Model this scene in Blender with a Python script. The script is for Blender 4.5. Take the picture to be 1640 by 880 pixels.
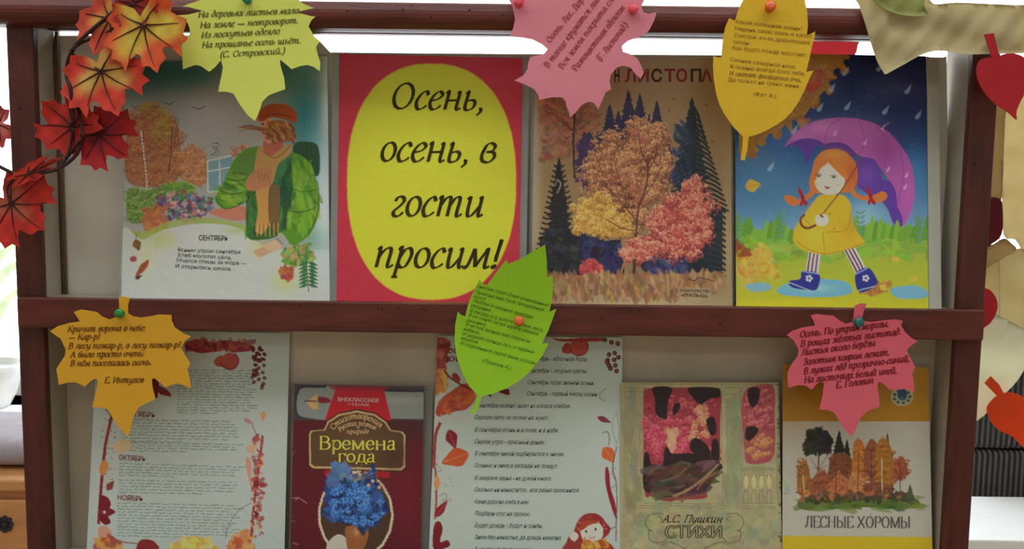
import bpy, math, random
import numpy as np
from mathutils import Vector, geometry

sc = bpy.context.scene
COL = sc.collection
for _o in list(bpy.data.objects): bpy.data.objects.remove(_o)

# ------------------------------------------------------------------ camera, world, lights, exposure
W, H, FPX = 1640.0, 880.0, 1400.0
TH, PH = math.radians(5.4), math.radians(0.75)
CAM = Vector((0.0, -1.0, 1.33))
FWD = Vector((0, math.cos(TH), -math.sin(TH)))
R0 = Vector((1, 0, 0)); U0 = Vector((0, math.sin(TH), math.cos(TH)))
RGT = R0*math.cos(PH) + U0*math.sin(PH)
UPV = -R0*math.sin(PH) + U0*math.cos(PH)
cd = bpy.data.cameras.new('camera'); cam = bpy.data.objects.new('camera', cd); COL.objects.link(cam)
cd.sensor_width = 36.0; cd.lens = 36.0*FPX/W; cd.clip_start = 0.02
from mathutils import Matrix
M3 = Matrix((RGT, UPV, -FWD)).transposed()
cam.matrix_world = Matrix.Translation(CAM) @ M3.to_4x4()
sc.camera = cam
sc.view_settings.view_transform = 'Standard'; sc.view_settings.look = 'None'
sc.view_settings.gamma = 1.0; sc.view_settings.use_curve_mapping = False
sc.view_settings.exposure = 0.0
wd = bpy.data.worlds.new('overcast_sky'); sc.world = wd; wd.use_nodes = True
wn = wd.node_tree.nodes['Background']; wn.inputs[0].default_value = (0.93, 0.97, 1.0, 1); wn.inputs[1].default_value = 4.0

def lamp(name, loc, sx, sy, e, col=(0.94, 0.985, 1.0)):
    l = bpy.data.lights.new(name, 'AREA'); l.shape = 'RECTANGLE'; l.size = sx; l.size_y = sy; l.energy = e; l.color = col
    o = bpy.data.objects.new(name, l); COL.objects.link(o); o.location = loc
    return o
lamp('ceiling_lamp_light', (-0.85, -0.64, 2.66), 1.5, 0.45, 9.8)
lamp('ceiling_lamp_light', (0.85, -0.64, 2.66), 1.5, 0.45, 9.4)
lamp('ceiling_lamp_light', (-0.9, -3.0, 2.66), 1.2, 0.3, 6.8)
lamp('ceiling_lamp_light', (0.9, -3.0, 2.66), 1.2, 0.3, 6.8)

# ------------------------------------------------------------------ helpers
def P(px, py, Y):
    d = FWD + RGT*((px-W/2)/FPX) + UPV*((H/2-py)/FPX)
    return CAM + d*((Y-CAM.y)/d.y)
def lin(c):
    c = np.asarray(c, float)/255.0
    return np.where(c <= 0.04045, c/12.92, ((c+0.055)/1.055)**2.4)
GAIN = 1.75
def alb(c, g=GAIN):
    return tuple(float(v) for v in np.clip(lin(c)*g, 0.004, 0.88))

MATS = {}
def mat(name, c, rough=0.6, g=GAIN, vary=0.12, scale=30, bump=0.0, bscale=200, spec=0.3, trans=0.0, stretch=None, metal=0.0, coat=0.0, dark=None):
    if name in MATS: return MATS[name]
    m = bpy.data.materials.new(name); m.use_nodes = True
    nt = m.node_tree; N = nt.nodes; L = nt.links
    b = N['Principled BSDF']; out = N['Material Output']
    col = alb(c, g)
    tc = N.new('ShaderNodeTexCoord'); mp = N.new('ShaderNodeMapping'); L.new(tc.outputs['Object'], mp.inputs[0])
    if stretch: mp.inputs['Scale'].default_value = stretch
    nz = N.new('ShaderNodeTexNoise'); nz.inputs['Scale'].default_value = scale; nz.inputs['Detail'].default_value = 5
    L.new(mp.outputs[0], nz.inputs['Vector'])
    rp = N.new('ShaderNodeValToRGB')
    lo = alb(dark, g) if dark else tuple(v*(1-vary) for v in col)
    hi = tuple(min(0.9, v*(1+vary)) for v in col)
    rp.color_ramp.elements[0].position = 0.3; rp.color_ramp.elements[0].color = (*lo, 1)
    rp.color_ramp.elements[1].position = 0.7; rp.color_ramp.elements[1].color = (*hi, 1)
    L.new(nz.outputs['Fac'], rp.inputs[0]); L.new(rp.outputs[0], b.inputs['Base Color'])
    b.inputs['Roughness'].default_value = rough; b.inputs['Specular IOR Level'].default_value = spec
    b.inputs['Metallic'].default_value = metal
    if coat: b.inputs['Coat Weight'].default_value = coat; b.inputs['Coat Roughness'].default_value = 0.1
    if bump:
        n2 = N.new('ShaderNodeTexNoise'); n2.inputs['Scale'].default_value = bscale; n2.inputs['Detail'].default_value = 3
        L.new(mp.outputs[0], n2.inputs['Vector'])
        bp = N.new('ShaderNodeBump'); bp.inputs['Strength'].default_value = bump; bp.inputs['Distance'].default_value = 0.002
        L.new(n2.outputs['Fac'], bp.inputs['Height']); L.new(bp.outputs[0], b.inputs['Normal'])
    if trans:
        t = N.new('ShaderNodeBsdfTranslucent'); L.new(rp.outputs[0], t.inputs[0])
        mx = N.new('ShaderNodeMixShader'); mx.inputs[0].default_value = trans
        L.new(b.outputs[0], mx.inputs[1]); L.new(t.outputs[0], mx.inputs[2]); L.new(mx.outputs[0], out.inputs[0])
    MATS[name] = m
    return m
def mat_print(name, rough=0.45, spec=0.3, trans=0.0):
    if name in MATS: return MATS[name]
    m = bpy.data.materials.new(name); m.use_nodes = True
    nt = m.node_tree; b = nt.nodes['Principled BSDF']
    at = nt.nodes.new('ShaderNodeAttribute'); at.attribute_name = 'ink'
    nt.links.new(at.outputs['Color'], b.inputs['Base Color'])
    b.inputs['Roughness'].default_value = rough; b.inputs['Specular IOR Level'].default_value = spec
    nz = nt.nodes.new('ShaderNodeTexNoise'); nz.inputs['Scale'].default_value = 25
    bp = nt.nodes.new('ShaderNodeBump'); bp.inputs['Strength'].default_value = 0.12; bp.inputs['Distance'].default_value = 0.004
    nt.links.new(nz.outputs['Fac'], bp.inputs['Height']); nt.links.new(bp.outputs[0], b.inputs['Normal'])
    if trans:
        t = nt.nodes.new('ShaderNodeBsdfTranslucent'); nt.links.new(at.outputs['Color'], t.inputs[0])
        mx = nt.nodes.new('ShaderNodeMixShader'); mx.inputs[0].default_value = trans
        nt.links.new(b.outputs[0], mx.inputs[1]); nt.links.new(t.outputs[0], mx.inputs[2])
        nt.links.new(mx.outputs[0], nt.nodes['Material Output'].inputs[0])
    MATS[name] = m
    return m
def mat_film(name, tint=(0.9, 0.92, 0.92), opac=0.25, rough=0.12, bump=0.35):
    if name in MATS: return MATS[name]
    m = bpy.data.materials.new(name); m.use_nodes = True
    nt = m.node_tree; N = nt.nodes; L = nt.links
    N.remove(N['Principled BSDF'])
    tr = N.new('ShaderNodeBsdfTransparent'); tr.inputs[0].default_value = (*tint, 1)
    df = N.new('ShaderNodeBsdfPrincipled'); df.inputs['Base Color'].default_value = (0.7, 0.71, 0.7, 1); df.inputs['Roughness'].default_value = rough
    nz = N.new('ShaderNodeTexNoise'); nz.inputs['Scale'].default_value = 140; nz.inputs['Detail'].default_value = 4
    bp = N.new('ShaderNodeBump'); bp.inputs['Strength'].default_value = bump; bp.inputs['Distance'].default_value = 0.004
    L.new(nz.outputs['Fac'], bp.inputs['Height']); L.new(bp.outputs[0], df.inputs['Normal'])
    mx = N.new('ShaderNodeMixShader'); mx.inputs[0].default_value = opac
    L.new(tr.outputs[0], mx.inputs[1]); L.new(df.outputs[0], mx.inputs[2]); L.new(mx.outputs[0], N['Material Output'].inputs[0])
    MATS[name] = m
    return m

class MB:
    def __init__(s): s.v = []; s.f = []
    def add(s, vs, fs):
        k = len(s.v); s.v += [tuple(v) for v in vs]; s.f += [tuple(i+k for i in f) for f in fs]; return s
    def box(s, x0, x1, y0, y1, z0, z1, bev=0.0):
        if bev <= 0:
            vs = [(x, y, z) for x in (x0, x1) for y in (y0, y1) for z in (z0, z1)]
            s.add(vs, [(0, 1, 3, 2), (4, 6, 7, 5), (0, 4, 5, 1), (2, 3, 7, 6), (0, 2, 6, 4), (1, 5, 7, 3)]); return s
        import bmesh
        bm = bmesh.new(); bmesh.ops.create_cube(bm, size=1)
        for v in bm.verts:
            v.co = ((x0+x1)/2+v.co.x*(x1-x0), (y0+y1)/2+v.co.y*(y1-y0), (z0+z1)/2+v.co.z*(z1-z0))
        bmesh.ops.bevel(bm, geom=bm.edges[:], offset=bev, segments=3, profile=0.5, affect='EDGES')
        bm.verts.index_update()
        s.add([v.co[:] for v in bm.verts], [[v.index for v in f.verts] for f in bm.faces]); bm.free(); return s
    def extrude_x(s, prof, x0, x1):           # closed profile in (y, z)
        n = len(prof)
        vs = [(x0, y, z) for y, z in prof]+[(x1, y, z) for y, z in prof]
        fs = [(i, (i+1) % n, n+(i+1) % n, n+i) for i in range(n)]
        fs += [tuple(range(n))[::-1], tuple(range(n, 2*n))]
        return s.add(vs, fs)
    def prism(s, poly, z0, z1):               # polygon in (x, y)
        n = len(poly)
        vs = [(x, y, z0) for x, y in poly]+[(x, y, z1) for x, y in poly]
        fs = [(i, (i+1) % n, n+(i+1) % n, n+i) for i in range(n)]+[tuple(range(n))[::-1], tuple(range(n, 2*n))]
        return s.add(vs, fs)
    def lathe(s, c, axis, prof, seg=20):      # prof: (distance along axis, radius)
        a = Vector(axis).normalized(); t = a.orthogonal().normalized(); b = a.cross(t)
        vs = []
        for d, r in prof:
            for k in range(seg):
                an = 2*math.pi*k/seg
                vs.append(Vector(c)+a*d+(t*math.cos(an)+b*math.sin(an))*r)
        fs = []
        for i in range(len(prof)-1):
            for k in range(seg):
                fs.append((i*seg+k, i*seg+(k+1) % seg, (i+1)*seg+(k+1) % seg, (i+1)*seg+k))
        fs.append(tuple(range(seg))[::-1]); fs.append(tuple(range((len(prof)-1)*seg, len(prof)*seg)))
        return s.add(vs, fs)
    def tube(s, pts, r, seg=8):
        pts = [Vector(p) for p in pts]; n = len(pts); vs = []; fs = []
        for i, p in enumerate(pts):
            t = (pts[min(i+1, n-1)]-pts[max(i-1, 0)]).normalized()
            a = t.cross(Vector((0, 1, 0.01))).normalized(); b = t.cross(a)
            rr = r[i] if hasattr(r, '__len__') else r
            for k in range(seg):
                an = 2*math.pi*k/seg; vs.append(p+(a*math.cos(an)+b*math.sin(an))*rr)
        for i in range(n-1):
            for k in range(seg):
                fs.append((i*seg+k, i*seg+(k+1) % seg, (i+1)*seg+(k+1) % seg, (i+1)*seg+k))
        fs.append(tuple(range(seg))[::-1]); fs.append(tuple(range((n-1)*seg, n*seg)))
        return s.add(vs, fs)
    def build(s, name, m, parent=None, smooth=False, ink=None, origin=None):
        me = bpy.data.meshes.new(name)
        o = bpy.data.objects.new(name, me); COL.objects.link(o)
        V = np.array(s.v, dtype=np.float64)
        if parent is not None:
            off = np.array(parent.get('_o', (0, 0, 0))); o.parent = parent
        else:
            off = np.array(origin) if origin is not None else (V.min(0)+V.max(0))/2
            if origin is None: off[2] = V[:, 2].min()
            o.location = off
        o['_o'] = list(map(float, off))
        me.from_pydata((V-off).tolist(), [], s.f); me.update()
        if ink is not None:
            a = me.color_attributes.new('ink', 'FLOAT_COLOR', 'POINT')
            c = np.ones((len(V), 4), np.float32); c[:, :3] = ink
            a.data.foreach_set('color', c.ravel())
        if smooth: me.shade_smooth()
        if m: me.materials.append(m)
        return o
def empty(name, loc):
    o = bpy.data.objects.new(name, None); COL.objects.link(o); o.location = loc; o['_o'] = list(loc); o.empty_display_size = 0.05
    return o
def tag(o, label=None, cat=None, group=None, kind=None):
    if label: o['label'] = label
    if cat: o['category'] = cat
    if group: o['group'] = group
    if kind: o['kind'] = kind
    return o
def catmull(pts, n=6, closed=False):
    pts = [np.array(p, float) for p in pts]; out = []; N = len(pts)
    if N < 3 and not closed: return [tuple(p) for p in pts]
    for i in range(N if closed else N-1):
        g = (lambda k: pts[k % N]) if closed else (lambda k: pts[min(max(k, 0), N-1)])
        p0, p1, p2, p3 = g(i-1), g(i), g(i+1), g(i+2)
        for j in range(n):
            t = j/n
            out.append(tuple(0.5*((2*p1)+(p2-p0)*t+(2*p0-5*p1+4*p2-p3)*t*t+(3*p1-p0-3*p2+p3)*t**3)))
    if not closed: out.append(tuple(pts[-1]))
    return out
def sheet(name, outline, Yf, th, m, parent=None, step=9, smooth=True, inkf=None):
    """cut-out sheet: outline in photograph pixels, laid on the depth surface Yf(px, py), real thickness th"""
    xs = [p[0] for p in outline]; ys = [p[1] for p in outline]; n = len(outline)
    o2 = np.array(outline)
    pts = [Vector(p) for p in outline]
    gx = np.arange(min(xs)+step/2, max(xs), step); gy = np.arange(min(ys)+step/2, max(ys), step)
    for x in gx:
        for y in gy:
            ins = False
            d = np.min((o2[:, 0]-x)**2+(o2[:, 1]-y)**2)
            if d < (step*0.45)**2: continue
            j = n-1
            for i in range(n):
                if (ys[i] > y) != (ys[j] > y) and x < (xs[j]-xs[i])*(y-ys[i])/(ys[j]-ys[i])+xs[i]: ins = not ins
                j = i
            if ins: pts.append(Vector((x, y)))
    r = geometry.delaunay_2d_cdt(pts, [], [list(range(n))], 1, 1e-5)
    v2, fs = r[0], [f for f in r[2]]
    mb = MB(); k = len(v2)
    if inkf is not None:
        ink = np.array([inkf(p.x, p.y) for p in v2]); ink = np.vstack([ink, ink])
    else: ink = None
    fr = [P(p.x, p.y, Yf(p.x, p.y)) for p in v2]
    bk = [p+Vector((0, th, 0)) for p in fr]
    edges = {}
    for f in fs:
        for a, b in zip(f, f[1:]+f[:1]): edges[(a, b)] = 1
    sides = [(a, b, b+k, a+k) for (a, b) in edges if (b, a) not in edges]
    mb.add(fr+bk, [tuple(f) for f in fs]+[tuple(i+k for i in f[::-1]) for f in fs]+sides)
    return mb.build(name, m, parent, smooth=False, ink=ink)

# ------------------------------------------------------------------ lettering: pen strokes (serif italic Cyrillic) and the built-in sans
def EL(cx, cy, rx, ry, a0=0, a1=360, n=14):
    return [(cx+rx*math.cos(math.radians(a0+(a1-a0)*i/n)), cy+ry*math.sin(math.radians(a0+(a1-a0)*i/n))) for i in range(n+1)]
ST = lambda x, y1=1.0, y0=0.0: [(x-0.1, y1-0.1), (x, y1), (x, (y0+y1)/2), (x, y0+0.14), (x+0.08, y0), (x+0.22, y0+0.12)]
BOWL = [(0.62, 0.82), (0.42, 1.0), (0.16, 0.78), (0.06, 0.35), (0.18, 0.02), (0.42, 0.12), (0.62, 0.5)]
GL = {
 'а': (0.9, [BOWL, ST(0.66)]), 'б': (0.78, [EL(0.36, 0.42, 0.28, 0.42), [(0.1, 0.5), (0.16, 1.0), (0.36, 1.36), (0.55, 1.42), (0.74, 1.58)]]),
 'в': (0.74, [[(0.1, 0.5), (0.2, 0.9), (0.4, 1.02), (0.58, 0.85), (0.5, 0.62), (0.26, 0.54)], [(0.26, 0.54), (0.56, 0.52), (0.64, 0.25), (0.44, 0.0), (0.16, 0.08), (0.08, 0.4), (0.16, 0.8)]]),
 'г': (0.66, [[(0.1, 0.76), (0.2, 0.97), (0.42, 0.98), (0.52, 0.78), (0.36, 0.5), (0.14, 0.24), (0.2, 0.02), (0.42, 0.0), (0.6, 0.2)]]),
 'д': (0.8, [BOWL[:], [(0.62, 0.5), (0.68, 1.0), (0.56, 1.4), (0.34, 1.54), (0.1, 1.42)]]),
 'е': (0.72, [[(0.1, 0.48), (0.42, 0.58), (0.6, 0.82), (0.42, 1.0), (0.18, 0.78), (0.07, 0.36), (0.22, 0.02), (0.44, 0.04), (0.64, 0.24)]]),
 'ж': (1.25, [[(0.05, 0.9), (0.2, 1.0), (0.38, 0.55), (0.2, 0.05), (0.02, 0.1)], [(0.62, 1.0), (0.62, 0.0)], [(1.2, 0.9), (1.04, 1.0), (0.84, 0.55), (1.04, 0.05), (1.22, 0.1)], [(0.38, 0.52), (0.84, 0.52)]]),
 'з': (0.66, [[(0.1, 0.84), (0.32, 1.0), (0.54, 0.82), (0.44, 0.6), (0.24, 0.54), (0.54, 0.46), (0.58, 0.2), (0.36, 0.0), (0.08, 0.12)]]),
 'и': (0.98, [[(0.05, 0.86), (0.16, 1.0), (0.16, 0.4), (0.22, 0.04), (0.4, 0.06), (0.66, 0.5)], ST(0.7)]),
 'к': (0.82, [[(0.06, 0.88), (0.16, 1.0), (0.14, 0.0)], [(0.66, 0.9), (0.54, 1.0), (0.2, 0.52)], [(0.24, 0.55), (0.46, 0.3), (0.58, 0.02), (0.76, 0.1)]]),
 'л': (0.92, [[(-0.02, 0.1), (0.08, 0.0), (0.22, 0.3), (0.34, 0.98)], [(0.34, 0.98), (0.68, 0.98)], ST(0.68)]),
 'м': (1.18, [[(-0.02, 0.1), (0.08, 0.0), (0.2, 0.4), (0.3, 1.0)], [(0.3, 1.0), (0.42, 0.5), (0.5, 0.06)], [(0.5, 0.06), (0.74, 0.6), (0.94, 1.0)], ST(0.94)]),
 'н': (0.98, [[(0.06, 0.88), (0.16, 1.0), (0.16, 0.0)], [(0.16, 0.5), (0.7, 0.54)], ST(0.7)]),
 'о': (0.8, [EL(0.38, 0.5, 0.3, 0.5)]),
 'п': (0.98, [[(0.06, 0.88), (0.16, 1.0), (0.16, 0.0)], [(0.16, 0.5), (0.36, 0.88), (0.56, 1.0), (0.68, 0.84), (0.66, 0.14), (0.76, 0.0), (0.92, 0.14)]]),
 'р': (0.86, [[(0.06, 0.88), (0.18, 1.0), (0.12, -0.5)], [(0.18, 0.5), (0.36, 0.92), (0.58, 0.98), (0.7, 0.66), (0.56, 0.1), (0.34, 0.0), (0.18, 0.14)], [(0.0, -0.5), (0.28, -0.5)]]),
 'с': (0.68, [[(0.58, 0.78), (0.44, 1.0), (0.2, 0.8), (0.07, 0.38), (0.2, 0.02), (0.42, 0.04), (0.62, 0.22)]]),
 'т': (1.36, [[(0.06, 0.88), (0.16, 1.0), (0.16, 0.0)], [(0.16, 0.5), (0.34, 0.9), (0.5, 1.0), (0.6, 0.84), (0.6, 0.0)], [(0.6, 0.5), (0.78, 0.9), (0.94, 1.0), (1.04, 0.84), (1.02, 0.14), (1.12, 0.0), (1.28, 0.14)]]),
 'у': (0.88, [[(0.04, 0.86), (0.14, 1.0), (0.18, 0.4), (0.26, 0.04), (0.42, 0.1), (0.66, 0.5)], [(0.72, 1.0), (0.68, 0.1), (0.5, -0.36), (0.26, -0.52), (0.04, -0.4)]]),
 'ф': (1.18, [EL(0.34, 0.5, 0.28, 0.5), EL(0.8, 0.5, 0.28, 0.5), [(0.66, 1.5), (0.5, -0.5)]]),
 'х': (0.84, [[(0.06, 0.84), (0.2, 1.0), (0.4, 0.5), (0.56, 0.02), (0.76, 0.14)], [(0.72, 0.94), (0.58, 0.96), (0.2, 0.06), (0.04, 0.06)]]),
 'ц': (0.98, [[(0.05, 0.86), (0.16, 1.0), (0.16, 0.4), (0.22, 0.04), (0.4, 0.06), (0.66, 0.5)], [(0.7, 1.0), (0.68, 0.1), (0.84, 0.02), (0.8, -0.26)]]),
 'ч': (0.92, [[(0.04, 0.86), (0.14, 1.0), (0.16, 0.6), (0.3, 0.42), (0.62, 0.58)], ST(0.66)]),
 'ш': (1.4, [[(0.05, 0.86), (0.16, 1.0), (0.16, 0.3), (0.26, 0.02), (0.42, 0.1), (0.58, 0.5)], [(0.62, 1.0), (0.6, 0.3), (0.7, 0.02), (0.86, 0.1), (1.04, 0.5)], ST(1.08)]),
 'щ': (1.42, [[(0.05, 0.86), (0.16, 1.0), (0.16, 0.3), (0.26, 0.02), (0.42, 0.1), (0.58, 0.5)], [(0.62, 1.0), (0.6, 0.3), (0.7, 0.02), (0.86, 0.1), (1.04, 0.5)], [(1.08, 1.0), (1.06, 0.1), (1.22, 0.02), (1.18, -0.26)]]),
 'ъ': (0.86, [[(0.0, 0.86), (0.04, 1.0), (0.24, 1.0)], [(0.24, 1.0), (0.22, 0.2), (0.34, 0.0), (0.6, 0.1), (0.66, 0.4), (0.5, 0.56), (0.24, 0.48)]]),
 'ы': (1.14, [[(0.06, 0.88), (0.16, 1.0), (0.14, 0.2), (0.26, 0.0), (0.5, 0.1), (0.58, 0.4), (0.42, 0.56), (0.16, 0.48)], ST(0.9)]),
 'ь': (0.76, [[(0.06, 0.88), (0.16, 1.0), (0.14, 0.2), (0.26, 0.0), (0.52, 0.1), (0.6, 0.4), (0.44, 0.56), (0.16, 0.48)]]),
 'э': (0.7, [[(0.1, 0.8), (0.28, 1.0), (0.52, 0.8), (0.6, 0.4), (0.42, 0.0), (0.08, 0.14)], [(0.24, 0.52), (0.58, 0.52)]]),
 'ю': (1.14, [[(0.06, 0.88), (0.16, 1.0), (0.14, 0.0)], [(0.16, 0.5), (0.46, 0.5)], EL(0.74, 0.5, 0.28, 0.5)]),
 'я': (0.86, [ST(0.62), [(0.62, 1.0), (0.28, 0.98), (0.14, 0.76), (0.3, 0.52), (0.62, 0.5)], [(0.36, 0.5), (0.22, 0.1), (0.02, 0.06)]]),
 ',': (0.4, [[(0.12, 0.08), (0.2, 0.06), (0.2, -0.1), (0.06, -0.28)], [(0.1, 0.1), (0.2, 0.1)]]),
 '.': (0.4, [EL(0.14, 0.08, 0.05, 0.06)]), ':': (0.42, [EL(0.14, 0.08, 0.05, 0.06), EL(0.14, 0.8, 0.05, 0.06)]),
 '!': (0.56, [EL(0.2, 0.08, 0.06, 0.06), [(0.22, 0.34), (0.24, 1.0), (0.26, 1.5)], [(0.2, 0.5), (0.29, 1.45)]]),
 '-': (0.55, [[(0.06, 0.42), (0.46, 0.42)], [(0.06, 0.48), (0.46, 0.48)]]), '—': (1.5, [[(0.1, 0.42), (1.4, 0.42)], [(0.1, 0.47), (1.4, 0.47)]]),
 '(': (0.5, [[(0.44, 1.6), (0.18, 1.0), (0.14, 0.3), (0.3, -0.4)]]), ')': (0.5, [[(0.1, 1.6), (0.34, 1.0), (0.32, 0.3), (0.06, -0.4)]]),
 ' ': (0.5, []),
}
GL['ё'] = (GL['е'][0], GL['е'][1]+[EL(0.24, 1.3, 0.05, 0.05), EL(0.56, 1.3, 0.05, 0.05)])
GL['й'] = (GL['и'][0], GL['и'][1]+[[(0.26, 1.5), (0.36, 1.26), (0.56, 1.26), (0.68, 1.5)]])
CH = 1.42
def S2(x, y): return [(x-0.12, y), (x+0.12, y)]
GC = {
 'А': (1.2, [[(0.08, 0), (0.6, CH)], [(0.6, CH), (0.98, 0)], [(0.3, 0.5), (0.84, 0.5)]], [(0.08, 0), (0.98, 0)]),
 'Б': (1.0, [[(0.16, CH), (0.16, 0)], [(0.16, CH), (0.8, CH), (0.82, 1.15)], [(0.16, 0.82), (0.5, 0.84), (0.84, 0.6), (0.8, 0.14), (0.5, 0.0), (0.16, 0.0)]], [(0.16, CH), (0.16, 0)]),
 'В': (1.02, [[(0.16, CH), (0.16, 0)], [(0.16, CH), (0.54, CH), (0.78, 1.2), (0.7, 0.88), (0.4, 0.78), (0.16, 0.78)], [(0.4, 0.78), (0.76, 0.68), (0.88, 0.36), (0.7, 0.06), (0.4, 0.0), (0.16, 0.0)]], [(0.16, CH), (0.16, 0)]),
 'Г': (0.9, [[(0.16, CH), (0.16, 0)], [(0.16, CH), (0.8, CH), (0.84, 1.14)]], [(0.16, CH), (0.16, 0)]),
 'Д': (1.15, [[(0.2, 0.0), (0.34, 0.5), (0.4, CH)], [(0.4, CH), (0.9, CH)], [(0.9, CH), (0.9, 0)], [(0.08, -0.24), (0.1, 0.0), (1.06, 0.0), (1.08, -0.24)]], []),
 'Е': (0.94, [[(0.16, CH), (0.16, 0)], [(0.16, CH), (0.78, CH), (0.8, 1.2)], [(0.16, 0.74), (0.62, 0.74)], [(0.16, 0), (0.8, 0), (0.86, 0.26)]], [(0.16, CH), (0.16, 0)]),
 'З': (0.9, [[(0.12, 1.2), (0.36, CH), (0.7, 1.24), (0.62, 0.88), (0.32, 0.78), (0.72, 0.68), (0.8, 0.3), (0.48, 0.0), (0.08, 0.18)]], []),
 'И': (1.18, [[(0.16, CH), (0.16, 0)], [(0.16, 0.05), (0.94, CH-0.05)], [(0.94, CH), (0.94, 0)]], [(0.16, CH), (0.16, 0), (0.94, CH), (0.94, 0)]),
 'К': (1.08, [[(0.16, CH), (0.16, 0)], [(0.92, CH), (0.2, 0.66)], [(0.36, 0.8), (0.7, 0.4), (0.96, 0.0)]], [(0.16, CH), (0.16, 0), (0.92, CH), (0.96, 0)]),
 'Л': (1.12, [[(0.02, 0.04), (0.18, 0.06), (0.34, 0.6), (0.42, CH)], [(0.42, CH), (0.9, CH)], [(0.9, CH), (0.9, 0)]], [(0.9, 0)]),
 'М': (1.4, [[(0.14, CH), (0.14, 0)], [(0.14, CH), (0.66, 0.04)], [(0.66, 0.04), (1.18, CH)], [(1.18, CH), (1.18, 0)]], [(0.14, 0), (1.18, 0)]),
 'Н': (1.18, [[(0.16, CH), (0.16, 0)], [(0.16, 0.74), (0.94, 0.74)], [(0.94, CH), (0.94, 0)]], [(0.16, CH), (0.16, 0), (0.94, CH), (0.94, 0)]),
 'О': (1.2, [EL(0.56, CH/2, 0.46, CH/2)], []),
 'П': (1.18, [[(0.16, CH), (0.16, 0)], [(0.16, CH), (0.94, CH)], [(0.94, CH), (0.94, 0)]], [(0.16, 0), (0.94, 0), (0.1, CH), (1.0, CH)]),
 'Р': (0.96, [[(0.16, CH), (0.16, 0)], [(0.16, CH), (0.56, CH), (0.84, 1.16), (0.76, 0.76), (0.46, 0.64), (0.16, 0.66)]], [(0.16, CH), (0.16, 0)]),
 'С': (1.06, [[(0.92, 1.1), (0.78, 1.36), (0.5, CH), (0.18, 1.14), (0.08, 0.66), (0.22, 0.16), (0.54, 0.0), (0.84, 0.1), (0.96, 0.34)]], []),
 'Т': (1.04, [[(0.5, CH), (0.5, 0)], [(0.06, 1.14), (0.1, CH), (0.9, CH), (0.94, 1.14)]], [(0.5, 0)]),
 'У': (1.08, [[(0.1, CH), (0.5, 0.6)], [(0.94, CH), (0.44, 0.1), (0.16, 0.08)]], [(0.1, CH), (0.94, CH)]),
 'Ф': (1.3, [EL(0.6, 0.72, 0.5, 0.46), [(0.6, CH), (0.6, 0)]], [(0.6, CH), (0.6, 0)]),
 'Х': (1.12, [[(0.08, CH), (0.94, 0)], [(0.94, CH), (0.08, 0)]], [(0.1, CH), (0.94, 0), (0.94, CH), (0.1, 0)]),
 'Ы': (1.42, [[(0.16, CH), (0.16, 0)], [(0.16, 0.8), (0.5, 0.82), (0.8, 0.6), (0.76, 0.14), (0.48, 0.0), (0.16, 0.0)], [(1.16, CH), (1.16, 0)]], [(0.16, CH), (1.16, CH), (1.16, 0)]),
 'Я': (1.06, [[(0.86, CH), (0.86, 0)], [(0.86, CH), (0.44, CH), (0.18, 1.14), (0.28, 0.76), (0.56, 0.66), (0.86, 0.66)], [(0.56, 0.66), (0.3, 0.2), (0.06, 0.0)]], [(0.86, CH), (0.86, 0)]),
}
for _k, (_a, _s, _f) in GC.items(): GL[_k] = (_a, _s+[S2(x, y) for x, y in _f])
# upright serif lower case for book titles
RSP = lambda x, a=1.0, b=0.0: [[(x, a), (x, b)], S2(x, b), [(x-0.12, a-0.04), (x, a)]]
GR = {
 'р': (0.88, RSP(0.18, 1.0, -0.5)+[EL(0.46, 0.5, 0.3, 0.5)]), 'е': (0.78, [[(0.1, 0.52), (0.64, 0.56), (0.56, 0.9), (0.36, 1.0), (0.12, 0.76), (0.1, 0.3), (0.34, 0.0), (0.66, 0.2)]]),
 'м': (1.2, RSP(0.16)+[[(0.16, 1.0), (0.56, 0.05)], [(0.56, 0.05), (0.96, 1.0)]]+RSP(0.98)),
 'н': (0.98, RSP(0.16)+RSP(0.76)+[[(0.16, 0.52), (0.76, 0.52)]]),
 'а': (0.8, [[(0.14, 0.8), (0.3, 1.0), (0.54, 0.9), (0.56, 0.1), (0.72, 0.04)], [(0.56, 0.56), (0.2, 0.46), (0.08, 0.2), (0.28, 0.0), (0.56, 0.2)]]),
 'г': (0.74, RSP(0.16)+[[(0.16, 0.98), (0.62, 0.98), (0.64, 0.74)]]), 'о': (0.84, [EL(0.4, 0.5, 0.32, 0.5)]),
 'д': (0.94, [[(0.2, 0.02), (0.34, 0.98)], [(0.34, 0.98), (0.72, 0.98)], [(0.72, 0.98), (0.72, 0.0)], [(0.08, -0.26), (0.1, 0.0), (0.86, 0.0), (0.88, -0.26)]]),
}
def strokes(text, roman=False):
    x = 0; out = []
    for ch in text:
        a, ss = (GR.get(ch) if roman and ch in GR else GL.get(ch)) or (0.5, [])
        for s in ss: out.append([(px+x, py) for px, py in s])
        x += a
    return out, x
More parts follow.
